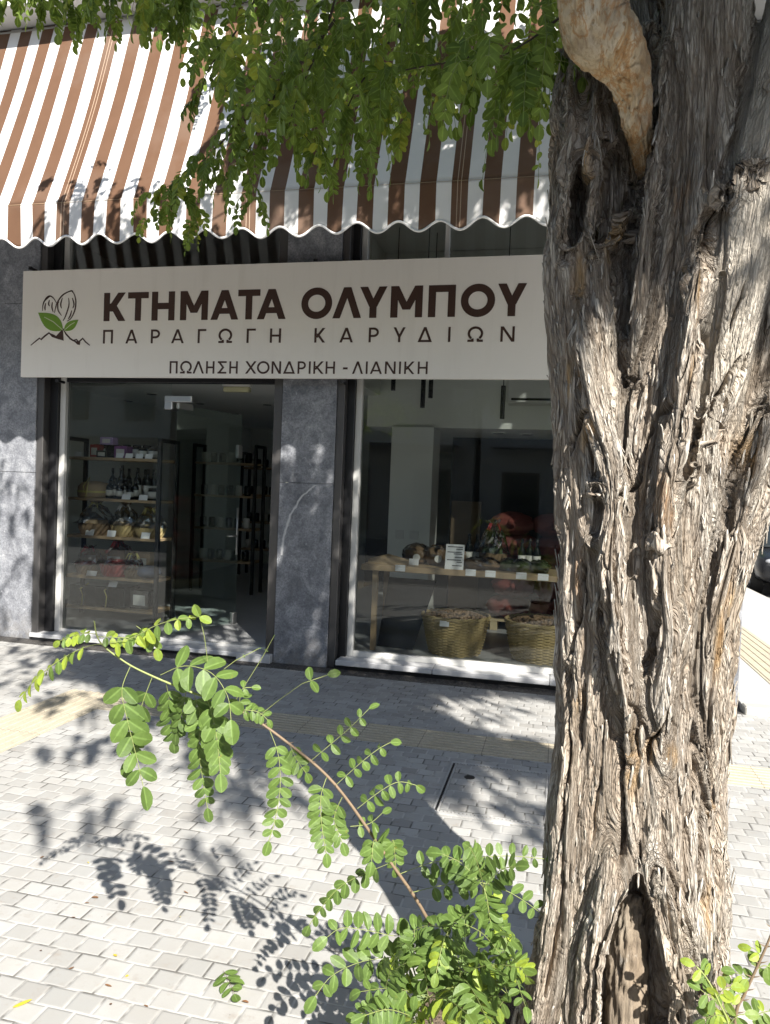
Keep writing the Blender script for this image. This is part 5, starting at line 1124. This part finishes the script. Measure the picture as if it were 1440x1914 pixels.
for a, c in ((20, 5), (75, 10), (125, 30), (160, 15), (205, 20), (245, 30), (290, 25), (325, 40)): twig([(a+30, -90, 2.4), (a+12, -30, 2.42), (a, c, 2.44)], .0016, 6, L=(.10, .14), l=.034)
twig([(455, 225, 2.6), (430, 300, 2.62), (415, 350, 2.63)], .002, 5, L=(.13, .16))
twig([(720, 160, 2.4), (745, 200, 2.45), (760, 235, 2.45)], .002, 4, L=(.1, .14))
# unseen crown leaves, placed on sun rays above chosen patches to shade them
TPL = []
def templates(k=14):
    global crown
    keep = crown
    for _ in range(k):
        crown = Leaves(); hang((0, 0, 0), random.uniform(.22, .32), random.randint(8, 10), .049)
        TPL.append((np.array(crown.o), np.array(crown.a), np.array(crown.b), np.array(crown.L), np.array(crown.W), np.array(crown.t), crown.segs))
    crown = keep
templates()
def put(p):
    o, a, b_, L, W, tt, sg = random.choice(TPL); th = random.uniform(0, 2*PI); R3 = np.array([[math.cos(th), -math.sin(th), 0], [math.sin(th), math.cos(th), 0], [0, 0, 1]])
    crown.o += list(o@R3.T+p); crown.a += list(a@R3.T); crown.b += list(b_@R3.T); crown.L += list(L); crown.W += list(W); crown.t += list(tt)
    crown.segs.append((R3@sg[0][0]+p, R3@sg[-1][1]+p, .0012))
SHADE_PTS = []
LIT = np.array([at(a, c, y) for a, c, y in ((1430, 330, 1.9), (1420, 420, 1.9), (1405, 500, 1.9), (1385, 580, 1.9), (1370, 660, 1.9), (1315, 520, 1.87), (1300, 620, 1.87), (1290, 720, 1.87), (1420, 760, 1.9), (1350, 780, 1.88), (1240, 830, 1.86), (1300, 860, 1.87), (1410, 860, 1.9), (1230, 940, 1.86), (1330, 950, 1.88), (1090, 860, 1.88), (1060, 760, 1.9),
    (60, 1280, 1.61), (120, 1220, 1.63), (180, 1190, 1.65), (250, 1190, 1.66), (320, 1170, 1.68), (370, 1160, 1.7), (240, 1330, 1.67), (260, 1440, 1.65), (330, 1300, 1.7), (420, 1280, 1.72), (410, 1400, 1.70), (400, 1480, 1.72), (515, 1480, 1.74), (610, 1500, 1.76))])
def blocks_lit(p):
    w_ = p-LIT; al = w_@TOSUN; dist = np.linalg.norm(w_-al[:, None]*TOSUN, axis=1); return bool(((al > 0) & (dist < .13)).any())
def ell(c, r, n):
    v = rng.normal(size=(n*3, 3)); v *= (rng.random((n*3, 1))**.40)/np.linalg.norm(v, axis=1)[:, None]; P = np.array(c)+v*np.array(r)
    uv, dep = project(P); ok = ~((dep > .2) & (uv[:, 0] > -60) & (uv[:, 0] < 1500) & (uv[:, 1] > -150) & (uv[:, 1] < 2000))
    for p in P[ok][:n]: put(p)
def shade(poly, plane, dens, z0, z1):
    """crown leaves between the sun and a shaded patch: plane 'z' (ground) or a y value (upright surface)"""
    if plane == 'z': C_ = np.array([ground_at(a, b) for a, b in poly]); ax = (0, 1)
    else: C_ = np.array([at(a, b, plane) for a, b in poly]); ax = (0, 2)
    lo, hi = C_.min(0), C_.max(0); Q2 = [(c[ax[0]], c[ax[1]]) for c in C_]; n = int((hi[ax[0]]-lo[ax[0]])*(hi[ax[1]]-lo[ax[1]])*dens)
    for _ in range(n):
        u, v = random.uniform(lo[ax[0]], hi[ax[0]]), random.uniform(lo[ax[1]], hi[ax[1]])
        if not in_poly(u, v, Q2): continue
        g = np.array([u, v, 0]) if plane == 'z' else np.array([u, plane, v]); z = random.uniform(z0, z1); p = g+TOSUN*((z+.08-g[2])/TOSUN[2])
        uv, dep = project(p)
        if dep > .2 and -60 < uv[0] < 1500 and -190 < uv[1] < 2000: continue
        if blocks_lit(p+np.array([0, 0, -.1])): continue
        put(p); SHADE_PTS.append(p)
shade([(100, 1212), (640, 1258), (1045, 1288), (1045, 1300), (880, 1285), (780, 1300), (830, 1352), (1045, 1395), (1045, 1440), (850, 1425), (830, 1470), (700, 1475), (580, 1430), (420, 1390), (330, 1345), (240, 1290), (140, 1255)], 'z', 720, 4.0, 5.3)
shade([(330, 1390), (560, 1420), (570, 1500), (420, 1490), (340, 1450)], 'z', 170, 3.6, 4.4); shade([(30, 1500), (180, 1490), (330, 1500), (430, 1560), (400, 1590), (230, 1560), (60, 1560)], 'z', 95, 3.4, 4.0)
shade([(60, 1290), (330, 1300), (330, 1345), (200, 1350), (80, 1330)], 'z', 75, 3.8, 4.8); shade([(50, 1375), (270, 1370), (280, 1415), (80, 1420)], 'z', 75, 3.7, 4.4); shade([(0, 1205), (150, 1215), (160, 1270), (0, 1290)], 'z', 55, 4.2, 5.0)
shade([(850, 1430), (1040, 1445), (1020, 1560), (900, 1540), (830, 1500)], 'z', 75, 3.8, 4.8); shade([(830, 1300), (900, 1295), (960, 1330), (900, 1365)], 'z', 70, 4.2, 5.2)
shade([(100, 830), (640, 850), (640, 1245), (100, 1195)], 6.33, 170, 4.3, 5.6); shade([(650, 850), (830, 850), (830, 1260), (650, 1240)], 6.45, 110, 4.4, 5.6); shade([(830, 850), (1100, 850), (1100, 1290), (830, 1260)], 6.45, 35, 4.4, 5.6); shade([(-40, 830), (100, 830), (100, 1195), (-40, 1195)], 6.33, 30, 4.3, 5.2)
shade([(525, -60), (1130, -60), (1130, 420), (530, 440), (480, 390), (440, 250), (450, 100)], 5.1, 600, 5.0, 6.3); shade([(390, 60), (450, 60), (470, 400), (420, 420), (400, 250)], 5.1, 110, 5.0, 5.8)
shade([(70, 340), (150, 275), (330, 330), (450, 400), (430, 450), (80, 455)], 4.95, 85, 4.5, 5.2)
shade([(1020, -80), (1480, -80), (1480, 260), (1360, 330), (1290, 450), (1200, 560), (1020, 600)], 1.87, 80, 3.7, 4.9); shade([(1020, 640), (1200, 600), (1250, 760), (1180, 960), (1020, 960)], 1.87, 60, 3.5, 4.3)
shade([(490, 835), (655, 835), (655, 1245), (490, 1240)], 6.33, 130, 4.4, 5.5)
shade([(640, 1222), (980, 1256), (980, 1285), (640, 1250)], 6.29, 260, 4.3, 5.5)

# bare twigs inside the crown
HUBS = [np.array(q) for q in ((.55, 2.8, 5.2), (1.3, 1.7, 4.7), (1.4, .5, 5.0), (-.4, 3.5, 4.9), (1.75, 1.1, 5.6), (.9, 2.0, 4.9))]
for k in range(90):
    b = random.choice(SHADE_PTS); h = min(HUBS, key=lambda q: np.linalg.norm(q-b)); d_ = b-h
    if np.linalg.norm(d_) > 2.6: continue
    mid = h+d_*.5+rng.normal(size=3)*.10+np.array([0, 0, .12]); uv, dep = project(np.stack([h, mid, b, h+d_*.75, h+d_*.25]))
    if ((dep > .2) & (uv[:, 0] > -100) & (uv[:, 0] < 1550) & (uv[:, 1] > -120)).any(): continue
    twigs.tube(smooth_pts([tuple(h), tuple(mid), tuple(b)], 4), [.014*(1-.8*i/8) for i in range(9)], 5)
cr = crown.build('crown', LEAF_C, TREE); crown.stems('leaf_stalks', MT['gstem'], cr); twigs.build('crown_twigs', MT['twig'], TREE, True)

# ---- root suckers beside the trunk -------------------------------------------
SK = thing('root_sucker', 'tall arching root sucker with bright green pinnate leaves growing left of the trunk', 'sapling', tuple(ground_at(905, 2150)*np.array([1, 1, 0])+np.array([0, 0, -.04])))
SKO = np.array(SK.location)
def ypx(px): return lin(px, 40, 1.60, 860, 1.92)
def skp(px, py, dy=0.0): return np.array(at(px, py, ypx(px)+dy))-SKO
stem_px = [(905, 2150), (880, 1960), (855, 1850), (798, 1715), (720, 1597), (627, 1467), (540, 1390), (447, 1327), (360, 1295), (283, 1263), (233, 1237), (187, 1200), (176, 1160)]
PP = smooth_pts([tuple(skp(*q)) for q in stem_px], 6); m_ = MB(); n_ = len(PP)
split = int(n_*.60); m_.tube(PP[:split+1], [.0056*(1-.45*i/split) for i in range(split+1)], 8)
rngT = random.Random(5)
for i in range(6, split, 3):     # thorns
    p = Vector(PP[i]); dvec = Vector((rngT.uniform(-1, 1), rngT.uniform(-.6, .6), rngT.uniform(0, 1))).normalized(); m_.tube([p, p+dvec*.006, p+dvec*.013], [.0022, .0012, .0003], 5)
m_.build('woody_stem', MT['stem'], SK, True)
m_ = MB(); m_.tube(PP[split:], [.0032*(1-.5*i/(n_-split)) for i in range(n_-split)], 8); m_.build('green_stem', MT['gstem'], SK, True)
FRONT = (0.35, -.75, .6)
def leaf_part(specs, parent, org, pxd=ypx):
    for nm, px, pairs, L, tint, kw in specs:
        lv = Leaves(); dy0, dy1 = kw.pop('dy', (0, 0)); n = len(px)
        pts = [np.array(at(a, b, pxd(a)+dy0+(dy1-dy0)*i/max(1, n-1)))-org for i, (a, b) in enumerate(px)]
        if pairs < 0: lv.segs += [(pts[i], pts[i+1], .0011) for i in range(n-1)]; lv.compound(pts[-2:], 1, L*1.2, tint, FRONT, .1)
        else: lv.compound(pts, pairs, L*1.2, tint, **{'face': FRONT, 'rr': .0011, **kw})
        o = lv.build(nm, LEAF_S, parent); lv.stems('leaf_stalk', MT['gstem'], o)
SPEC = [
 ('leaf', [(188, 1203), (150, 1213), (100, 1242), (62, 1275), (38, 1308)], 9, .030, .97, dict(face=(.2, -.6, .9), droop=1.0, fan=60, fold=.1)),
 ('leaf', [(180, 1185), (150, 1185), (112, 1198)], 6, .022, .95, dict(droop=.8)),
 ('leaf', [(182, 1190), (230, 1192), (268, 1190)], 6, .022, .95, dict(droop=.8)),
 ('leaf', [(184, 1205), (240, 1195), (290, 1170), (330, 1158), (373, 1153)], 8, .030, .93, dict(droop=.9, dy=(0, -.05))),
 ('leaf', [(255, 1170), (280, 1190), (292, 1212)], 3, .030, .93, dict(droop=.9)),
 ('leaf', [(388, 1236), (382, 1190), (373, 1153)], 0, .03, .9, dict(dy=(-.04, -.05))),
 ('leaf', [(245, 1243), (228, 1290), (238, 1345), (254, 1410), (268, 1470)], 6, .052, .42, dict(droop=.6, wr=.62, dy=(0, -.05))),
 ('leaf', [(285, 1265), (268, 1310), (250, 1370), (240, 1420)], 5, .042, .38, dict(droop=.7, dy=(0, .02))),
 ('leaf', [(310, 1272), (318, 1320), (325, 1385)], 6, .036, .30, dict(droop=.9, dy=(0, .06))),
 ('leaf', [(350, 1285), (340, 1330), (330, 1370)], 5, .034, .30, dict(droop=.9, dy=(0, .05))),
 ('leaf', [(300, 1262), (345, 1245), (395, 1258), (425, 1300), (432, 1345)], 6, .052, .55, dict(droop=.35, wr=.62, dy=(0, -.10))),
 ('leaf', [(385, 1300), (400, 1350), (408, 1400), (412, 1445)], 8, .040, .55, dict(droop=.5, wr=.66, dy=(-.03, -.08))),
 ('leaf', [(380, 1330), (372, 1390), (378, 1450), (388, 1510)], 8, .034, .45, dict(droop=.7, dy=(0, -.02))),
 ('leaf', [(360, 1290), (375, 1340), (372, 1390)], 6, .040, .45, dict(droop=.6)),
 ('leaf', [(447, 1327), (480, 1330), (500, 1345)], 4, .024, .6, dict(droop=.6)),
 ('leaf', [(447, 1325), (452, 1290), (470, 1285)], 3, .022, .6, dict(droop=.3)),
 ('leaf', [(503, 1362), (520, 1410), (524, 1470), (515, 1530), (503, 1572)], 9, .032, .55, dict(droop=.35, dy=(0, -.05))),
 ('leaf', [(540, 1390), (555, 1420), (572, 1445)], 4, .028, .5, dict(droop=.6)),
 ('leaf', [(612, 1450), (600, 1490), (602, 1545), (610, 1595)], 9, .032, .55, dict(droop=.35, dy=(0, -.05))),
 ('leaf', [(640, 1490), (625, 1530), (640, 1575)], 6, .032, .5, dict(droop=.4)),
 ('leaf', [(578, 1425), (620, 1390), (655, 1360), (690, 1325)], 5, .026, .6, dict(droop=.6, fan=60)),
 ('leaf', [(628, 1468), (670, 1430), (705, 1402), (730, 1388)], 5, .026, .6, dict(droop=.7)),
 ('leaf', [(668, 1512), (710, 1480), (745, 1462), (778, 1468)], 6, .028, .55, dict(droop=.8)),
 ('leaf', [(655, 1545), (690, 1540), (715, 1520)], 2, .024, .5, dict(droop=.5)),
 ('leaf', [(470, 1350), (520, 1310), (565, 1278), (612, 1262)], -1, .030, .68, dict()),
 ('leaf', [(440, 1310), (465, 1270), (490, 1230), (512, 1190)], -1, .004, .6, dict()),
 ('leaf', [(400, 1265), (440, 1235), (485, 1212)], -1, .004, .6, dict()),
 ('leaf', [(715, 1590), (700, 1570), (695, 1610)], 6, .034, .5, dict(droop=.4, dy=(0, -.06))),
 ('leaf', [(725, 1600), (735, 1570), (740, 1620)], 6, .030, .5, dict(droop=.4)),
 ('leaf', [(745, 1635), (810, 1612), (880, 1605), (950, 1600), (1020, 1606)], 11, .030, .55, dict(face=(0, -1, .4), droop=.1, fan=80, dy=(0, -.02))),
 ('leaf', [(765, 1670), (830, 1655), (900, 1650), (960, 1672), (1018, 1712)], 9, .034, .55, dict(face=(0, -1, .4), droop=.15, fan=76, dy=(0, -.04))),
 ('leaf', [(738, 1610), (690, 1630), (640, 1655), (602, 1695), (578, 1730)], 8, .032, .42, dict(droop=.9, fan=55)),
 ('leaf', [(800, 1745), (740, 1750), (690, 1740), (640, 1735), (612, 1752)], 8, .038, .58, dict(face=(0, -1, .4), droop=.1, fan=72, dy=(0, -.08))),
 ('leaf', [(800, 1790), (730, 1790), (670, 1800), (620, 1825), (590, 1862)], 8, .040, .45, dict(face=(0, -1, .5), droop=.4, fan=66, dy=(0, -.08))),
]
leaf_part(SPEC, SK, SKO)
SK2 = thing('leafy_sucker', 'low bushy root sucker crowded with pinnate leaves at the foot of the trunk', 'sapling', tuple(ground_at(850, 2250)*np.array([1, 1, 0])+np.array([0, 0, -.04])))
SK2O = np.array(SK2.location); yb = lambda px: 1.78
sm_ = MB(); SP2 = []
rr2 = random.Random(11)
for k, (bx, by, tx, ty) in enumerate(((850, 2150, 838, 1742), (862, 2150, 905, 1650), (840, 2150, 770, 1800), (880, 2150, 940, 1800), (846, 2150, 800, 1860))):
    a = at(bx, by, 1.90)-SK2O; b = at((bx+tx)/2+rr2.uniform(-15, 15), (by+ty)/2, 1.84)-SK2O; c = at(tx, ty, 1.80)-SK2O; sm_.tube(smooth_pts([tuple(a), tuple(b), tuple(c)], 6), [.0045*(1-.6*i/13) for i in range(13)], 6)
sm_.build('stem', MT['gstem'], SK2, True)
for sx, sy, n in ((838, 1742, 5), (905, 1660, 5), (775, 1800, 4), (940, 1790, 5), (800, 1865, 5), (860, 1820, 5), (720, 1850, 3), (890, 1890, 4), (770, 1900, 4), (950, 1860, 3)):
    for i in range(n):
        an = rad(rr2.uniform(-170, -5) if i % 3 else rr2.uniform(0, 180)); Ln = rr2.uniform(70, 135); ex, ey = sx+Ln*math.cos(an), sy+Ln*.75*math.sin(an)+18
        ex = min(ex, 985); dy = rr2.uniform(-.22, .06)
        SP2.append(('leaf', [(sx, sy), ((sx+ex)/2, (sy+ey)/2-12), (ex, ey)], rr2.randint(5, 8), rr2.uniform(.026, .038), rr2.choice((.35, .45, .5, .55, .6, .88)) if i else .9, dict(face=(rr2.uniform(-.3, .6), -.8, rr2.uniform(.3, 1)), droop=rr2.uniform(.1, .5), fan=70, wr=.6, dy=(0, dy))))
leaf_part(SP2, SK2, SK2O, yb)
# thorny shoot to the right of the trunk
SK3 = thing('thorny_shoot', 'thin thorny shoot with small yellowing leaves to the right of the trunk', 'sapling', tuple(ground_at(1400, 2250)*np.array([1, 1, 0])+np.array([0, 0, -.04])))
SK3O = np.array(SK3.location); y3 = lambda px: 1.80
sm_ = MB(); P = smooth_pts([tuple(at(a, b, 1.80)-SK3O) for a, b in ((1362, 2150), (1374, 1914), (1392, 1860), (1415, 1810), (1442, 1748), (1470, 1670))], 6)
sm_.tube(P, [.0042*(1-.5*i/len(P)) for i in range(len(P))], 7)
for i in range(4, len(P)-2, 3):
    p = Vector(P[i])
    for sg in (-1, 1): sm_.tube([p, p+Vector((sg*.012, 0, .004)), p+Vector((sg*.017, -.004, .010))], [.0018, .001, .0003], 5)
sm_.build('thorny_stem', MT['stem'], SK3, True)
leaf_part([('leaf', [(1405, 1835), (1390, 1825), (1375, 1818)], 2, .026, .8, dict(droop=.4)), ('leaf', [(1412, 1815), (1430, 1805), (1450, 1815)], 2, .032, .7, dict(droop=.5)),
 ('leaf', [(1390, 1865), (1375, 1850), (1368, 1840)], 2, .022, .8, dict(droop=.3)), ('leaf', [(1425, 1790), (1412, 1775), (1405, 1772)], 1, .024, .98, dict(droop=.4)), ('leaf', [(1376, 1910), (1360, 1895), (1350, 1880)], 3, .026, .7, dict(droop=.4)),
 ('leaf', [(1400, 1905), (1420, 1895), (1438, 1890)], 3, .024, .8, dict(droop=.4))], SK3, SK3O, y3)
SK4 = thing('yellowing_shoot', 'drooping yellow green shoot hugging the lower right side of the trunk', 'sapling', tuple(ground_at(1380, 2260)*np.array([1, 1, 0])+np.array([-.05, 0, -.04])))
SK4O = np.array(SK4.location); y4 = lambda px: 1.74
sm_ = MB(); P = smooth_pts([tuple(at(a, b, 1.74)-SK4O) for a, b in ((1372, 2150), (1366, 1940), (1345, 1875), (1322, 1830), (1303, 1808))], 6); sm_.tube(P, [.003*(1-.5*i/len(P)) for i in range(len(P))], 6); sm_.build('stem', MT['gstem'], SK4, True)
leaf_part([('leaf', [(1345, 1875), (1325, 1862), (1310, 1850)], 2, .028, .75, dict(droop=.3)), ('leaf', [(1322, 1832), (1312, 1815), (1300, 1805)], 2, .026, .97, dict(droop=.3)), ('leaf', [(1340, 1868), (1352, 1850), (1366, 1846)], 2, .026, .97, dict(droop=.3)),
 ('leaf', [(1355, 1900), (1335, 1898), (1318, 1905)], 3, .028, .8, dict(droop=.4)), ('leaf', [(1360, 1920), (1378, 1900), (1392, 1896)], 2, .028, .9, dict(droop=.4))], SK4, SK4O, y4)
# fallen bits on the pavement
fs = thing('fallen_sprig', 'fallen green leaf sprig lying on the sunlit pavers', 'leaf', tuple(ground_at(440, 1852)))
FO = np.array(fs.location); lv = Leaves(); gp = lambda px, py, z=.012: ground_at(px, py, z)-FO
lv.compound([gp(418, 1815), gp(430, 1838, .016), gp(438, 1858, .014)], 4, .046, .5, face=(0, -.35, 1), droop=0, fan=58, wr=.62, start=.0); o = lv.build('leaflets', LEAF_S, fs); lv.stems('leaf_stalk', MT['stem'], o)
YL = leaf_mat('yellow_fallen_leaf', (.55, .42, .03), (.66, .52, .05), (.66, .52, .05), .25); BL = leaf_mat('brown_fallen_leaf', (.14, .07, .03), (.20, .10, .045), (.2, .1, .05), .1)
def fallen(px, py, ex, ey, mat, W, label, z=.008):
    a = ground_at(px, py, z); b = ground_at(ex, ey, z+.004); lv = Leaves(); lv.leaflet(np.zeros(3), b-a, (0, -.1, 1), np.linalg.norm(b-a), W, .5); o = lv.build('fallen_leaf', mat, None); o.location = tuple(a); return tag(o, label, 'leaf', 'tiny leaf scraps on the pavers' if label.startswith('tiny') else 'fallen leaves on the pavers')
fallen(60, 1868, 24, 1880, YL, .014, 'bright yellow fallen leaf at the lower left of the pavement')
fallen(171, 1677, 184, 1676, BL, .010, 'small reddish brown leaf just below the cluster of leaf shadows'); fallen(128, 1811, 139, 1808, BL, .007, 'dark leaf scrap in a joint above the yellow leaf')
sr = random.Random(4)
for k in range(16):
    x, y = sr.uniform(20, 640), sr.uniform(1580, 1905); fallen(x, y, x+sr.uniform(-14, 14), y+sr.uniform(-5, 5), BL if k % 4 else YL, sr.uniform(.004, .009), 'tiny dry leaf scrap lying on the sunlit pavers', .006)
fallen(944, 1905, 950, 1888, YL, .020, 'yellow leaf standing among the low suckers', .05)

# ------------------------------------------------------------------ parked car at the side street, houses and a young tree across the road
car = thing('parked_car', 'dark grey parked hatchback at the end of the side pavement right of the trunk', 'car', (4.72, 17.2, -.14), rad(-6))
def loft(secs, n=None):
    m = MB(); k = len(secs[0]); V = [p for s in secs for p in s]
    F = [(i*k+j, i*k+(j+1) % k, (i+1)*k+(j+1) % k, (i+1)*k+j) for i in range(len(secs)-1) for j in range(k)]
    F += [tuple(range(k-1, -1, -1)), tuple(range((len(secs)-1)*k, len(secs)*k))]; m.add(V, F); return m
def car_sec(y, zt, w, zb=.22):
    w2 = w/2; return [(-w2*.92, y, zb), (-w2, y, zb+.14), (-w2, y, zb+(zt-zb)*.62), (-w2*.95, y, zt-.05), (-w2*.8, y, zt), (w2*.8, y, zt), (w2*.95, y, zt-.05), (w2, y, zb+(zt-zb)*.62), (w2, y, zb+.14), (w2*.92, y, zb)]
body = loft([car_sec(-2.08, .62, 1.36, .30), car_sec(-2.0, .74, 1.56, .26), car_sec(-1.75, .82, 1.70), car_sec(-1.0, .93, 1.76), car_sec(0, .97, 1.78), car_sec(1.2, .99, 1.76), car_sec(1.8, 1.0, 1.68), car_sec(1.98, .85, 1.55, .3)])
o = body.build('body', MT['carp'], car, True); bv = o.modifiers.new('round', 'SUBSURF'); bv.levels = 1; bv.render_levels = 2
def cab(y, zt, w): w2 = w/2; return [(-w2, y, .90), (-w2*.98, y, .95), (-w2*.80, y, zt-.03), (-w2*.72, y, zt), (w2*.72, y, zt), (w2*.80, y, zt-.03), (w2*.98, y, .95), (w2, y, .90)]
loft([cab(-1.05, .96, 1.5), cab(-.45, 1.33, 1.60), cab(-.2, 1.42, 1.62), cab(.9, 1.43, 1.60), cab(1.5, 1.30, 1.5), cab(1.86, 1.0, 1.42)]).build('cabin_glass', MT['carglass'], car, True)
rf = loft([[(x, y, z) for x, z in ((-.60, zt), (-.52, zt+.03), (.52, zt+.03), (.60, zt), (.5, zt-.02), (-.5, zt-.02))] for y, zt in ((-.3, 1.40), (0, 1.435), (.9, 1.44), (1.35, 1.36))]); rf.build('roof', MT['carp'], car, True)
for sx in (-1, 1):
    for y in (-1.28, 1.25):
        tq = MB(); P = [(.20, -.11), (.29, -.11), (.315, -.07), (.315, .07), (.29, .11), (.20, .11)]
        t = MB().lathe(P, 24); t.v = [(z+sx*.77, x+y, yy+.315) for x, yy, z in t.v]; to = t.build('wheel', MT['tyre'], car, True)
        r = MB().lathe([(.21, -.10), (.21, .10)], 20)
        for k in range(5):
            a = 2*PI*k/5; r.tube([(0, 0, .105), (.19*math.cos(a), .19*math.sin(a), .107)], .03, 6); r.tube([(0, 0, -.105), (.19*math.cos(a), .19*math.sin(a), -.107)], .03, 6)
        r.v = [(z+sx*.77, x+y, yy+.315) for x, yy, z in r.v]; r.build('rim', MT['rim'], to)
    hl = MB().blob((sx*.58, -1.93, .68), (.14, .12, .065), 16, 10); hl.build('headlight', MT['lens'], car, True)
    MB().blob((sx*.62, 1.93, .80), (.13, .08, .09), 12, 8).build('tail_light', MT['red'], car, True); MB().blob((sx*.93, -.72, 1.0), (.10, .06, .07), 10, 8).build('wing_mirror', MT['carp'], car, True)
gr = MB(); gr.box(-.38, .38, -2.085, -1.98, .60, .70, .01); gr.box(-.55, .55, -2.10, -2.0, .34, .46, .01); gr.build('grille', MT['tyre'], car)
MB().box(-.26, .26, -2.105, -2.09, .48, .58, .004).build('number_plate', MT['card'], car)
def house(name, label, x0, x1, y0, y1, h, face, mat):
    o = thing(name, label, 'building'); yf = y1 if face > 0 else y0
    MB().box(x0, x1, y0, y1, -.14, h).build('wall', mat, o); MB().box(x0-.2, x1+.2, y0-.2, y1+.2, h, h+.25).build('roof', MT['soffit'], o)
    n = int((x1-x0)/2.6); fl = int(h/3)
    for k in range(fl):
        for i in range(n):
            x = x0+(i+.5)*(x1-x0)/n; z = .9+3*k if k else .1
            a, b = (yf-.05, yf+.03) if face > 0 else (yf-.03, yf+.05)
            wn = MB().box(x-.65, x+.65, a, b, z, z+(1.5 if k else 2.3), .01).build('window' if k else 'shop_window', MT['shutter'], o)
            MB().box(x-.56, x+.56, b+.002 if face > 0 else a-.006, b+.006 if face > 0 else a-.002, z+.08, z+(1.42 if k else 2.2)).build('pane', MT['carglass'], wn)
        if k: MB().box(x0+.4, x1-.4, *((yf+.051, yf+1.1) if face > 0 else (yf-1.1, yf-.051)), 3*k-.1+.3, 3*k+.3, .01).build('balcony', MT['soffit'], o)
    return o
house('street_house', 'long pale house across the road facing the shop', -26, -3, -24, -13, 8.6, 1, MT['plasterb']); house('street_house', 'white house across the road opposite the tree', -2.8, 20, -24, -13.5, 6.6, 1, MT['acwhite'])
house('street_house', 'far pale house closing the side street behind the parked car', -2, 26, 38, 50, 9.5, -1, MT['plasterb'])
house('street_house', 'house on the far side of the side street', 11, 24, 9, 32, 9.0, -1, MT['stucco'])
def street_tree(name, label, x, y, h, cr, n, seed):
    o = thing(name, label, 'tree', (x, y, -.14)); r_ = random.Random(seed); m = MB()
    m.tube([(0, 0, 0), (.05, .02, h*.4), (.02, .05, h*.75)], [.05+cr*.035, .04+cr*.025, .03], 10)
    for k in range(7): a = r_.uniform(0, 6.28); m.tube([(.03, .03, h*(.45+.04*k)), (math.cos(a)*cr*.4, math.sin(a)*cr*.4, h*.75), (math.cos(a)*cr*.75, math.sin(a)*cr*.75, h*(.75+.2*r_.random()))], [.03, .02, .006], 6)
    m.build('trunk', MT['twig'], o, True); lv = Leaves(); g_ = np.random.default_rng(seed); cl = g_.normal(size=(14, 3))*np.array([cr*.5, cr*.5, cr*.42])
    for k in range(n):
        p = cl[k % 14]+g_.normal(size=3)*cr*.2+np.array([0, 0, h*.82]); lv.leaflet(p, g_.normal(size=3), g_.normal(size=3), .13, .075, g_.uniform(0, .7))
    lv.build('crown', LEAF_C, o)
street_tree('street_tree', 'young slim tree across the road facing the shop', -5.6, -4.4, 4.4, 1.1, 1800, 3)
street_tree('street_tree', 'broad dark street tree behind the parked car', 4.6, 25, 6.5, 3.2, 5000, 5)
street_tree('street_tree', 'street tree further along the side street', 8.6, 22, 6, 2.6, 3500, 6)
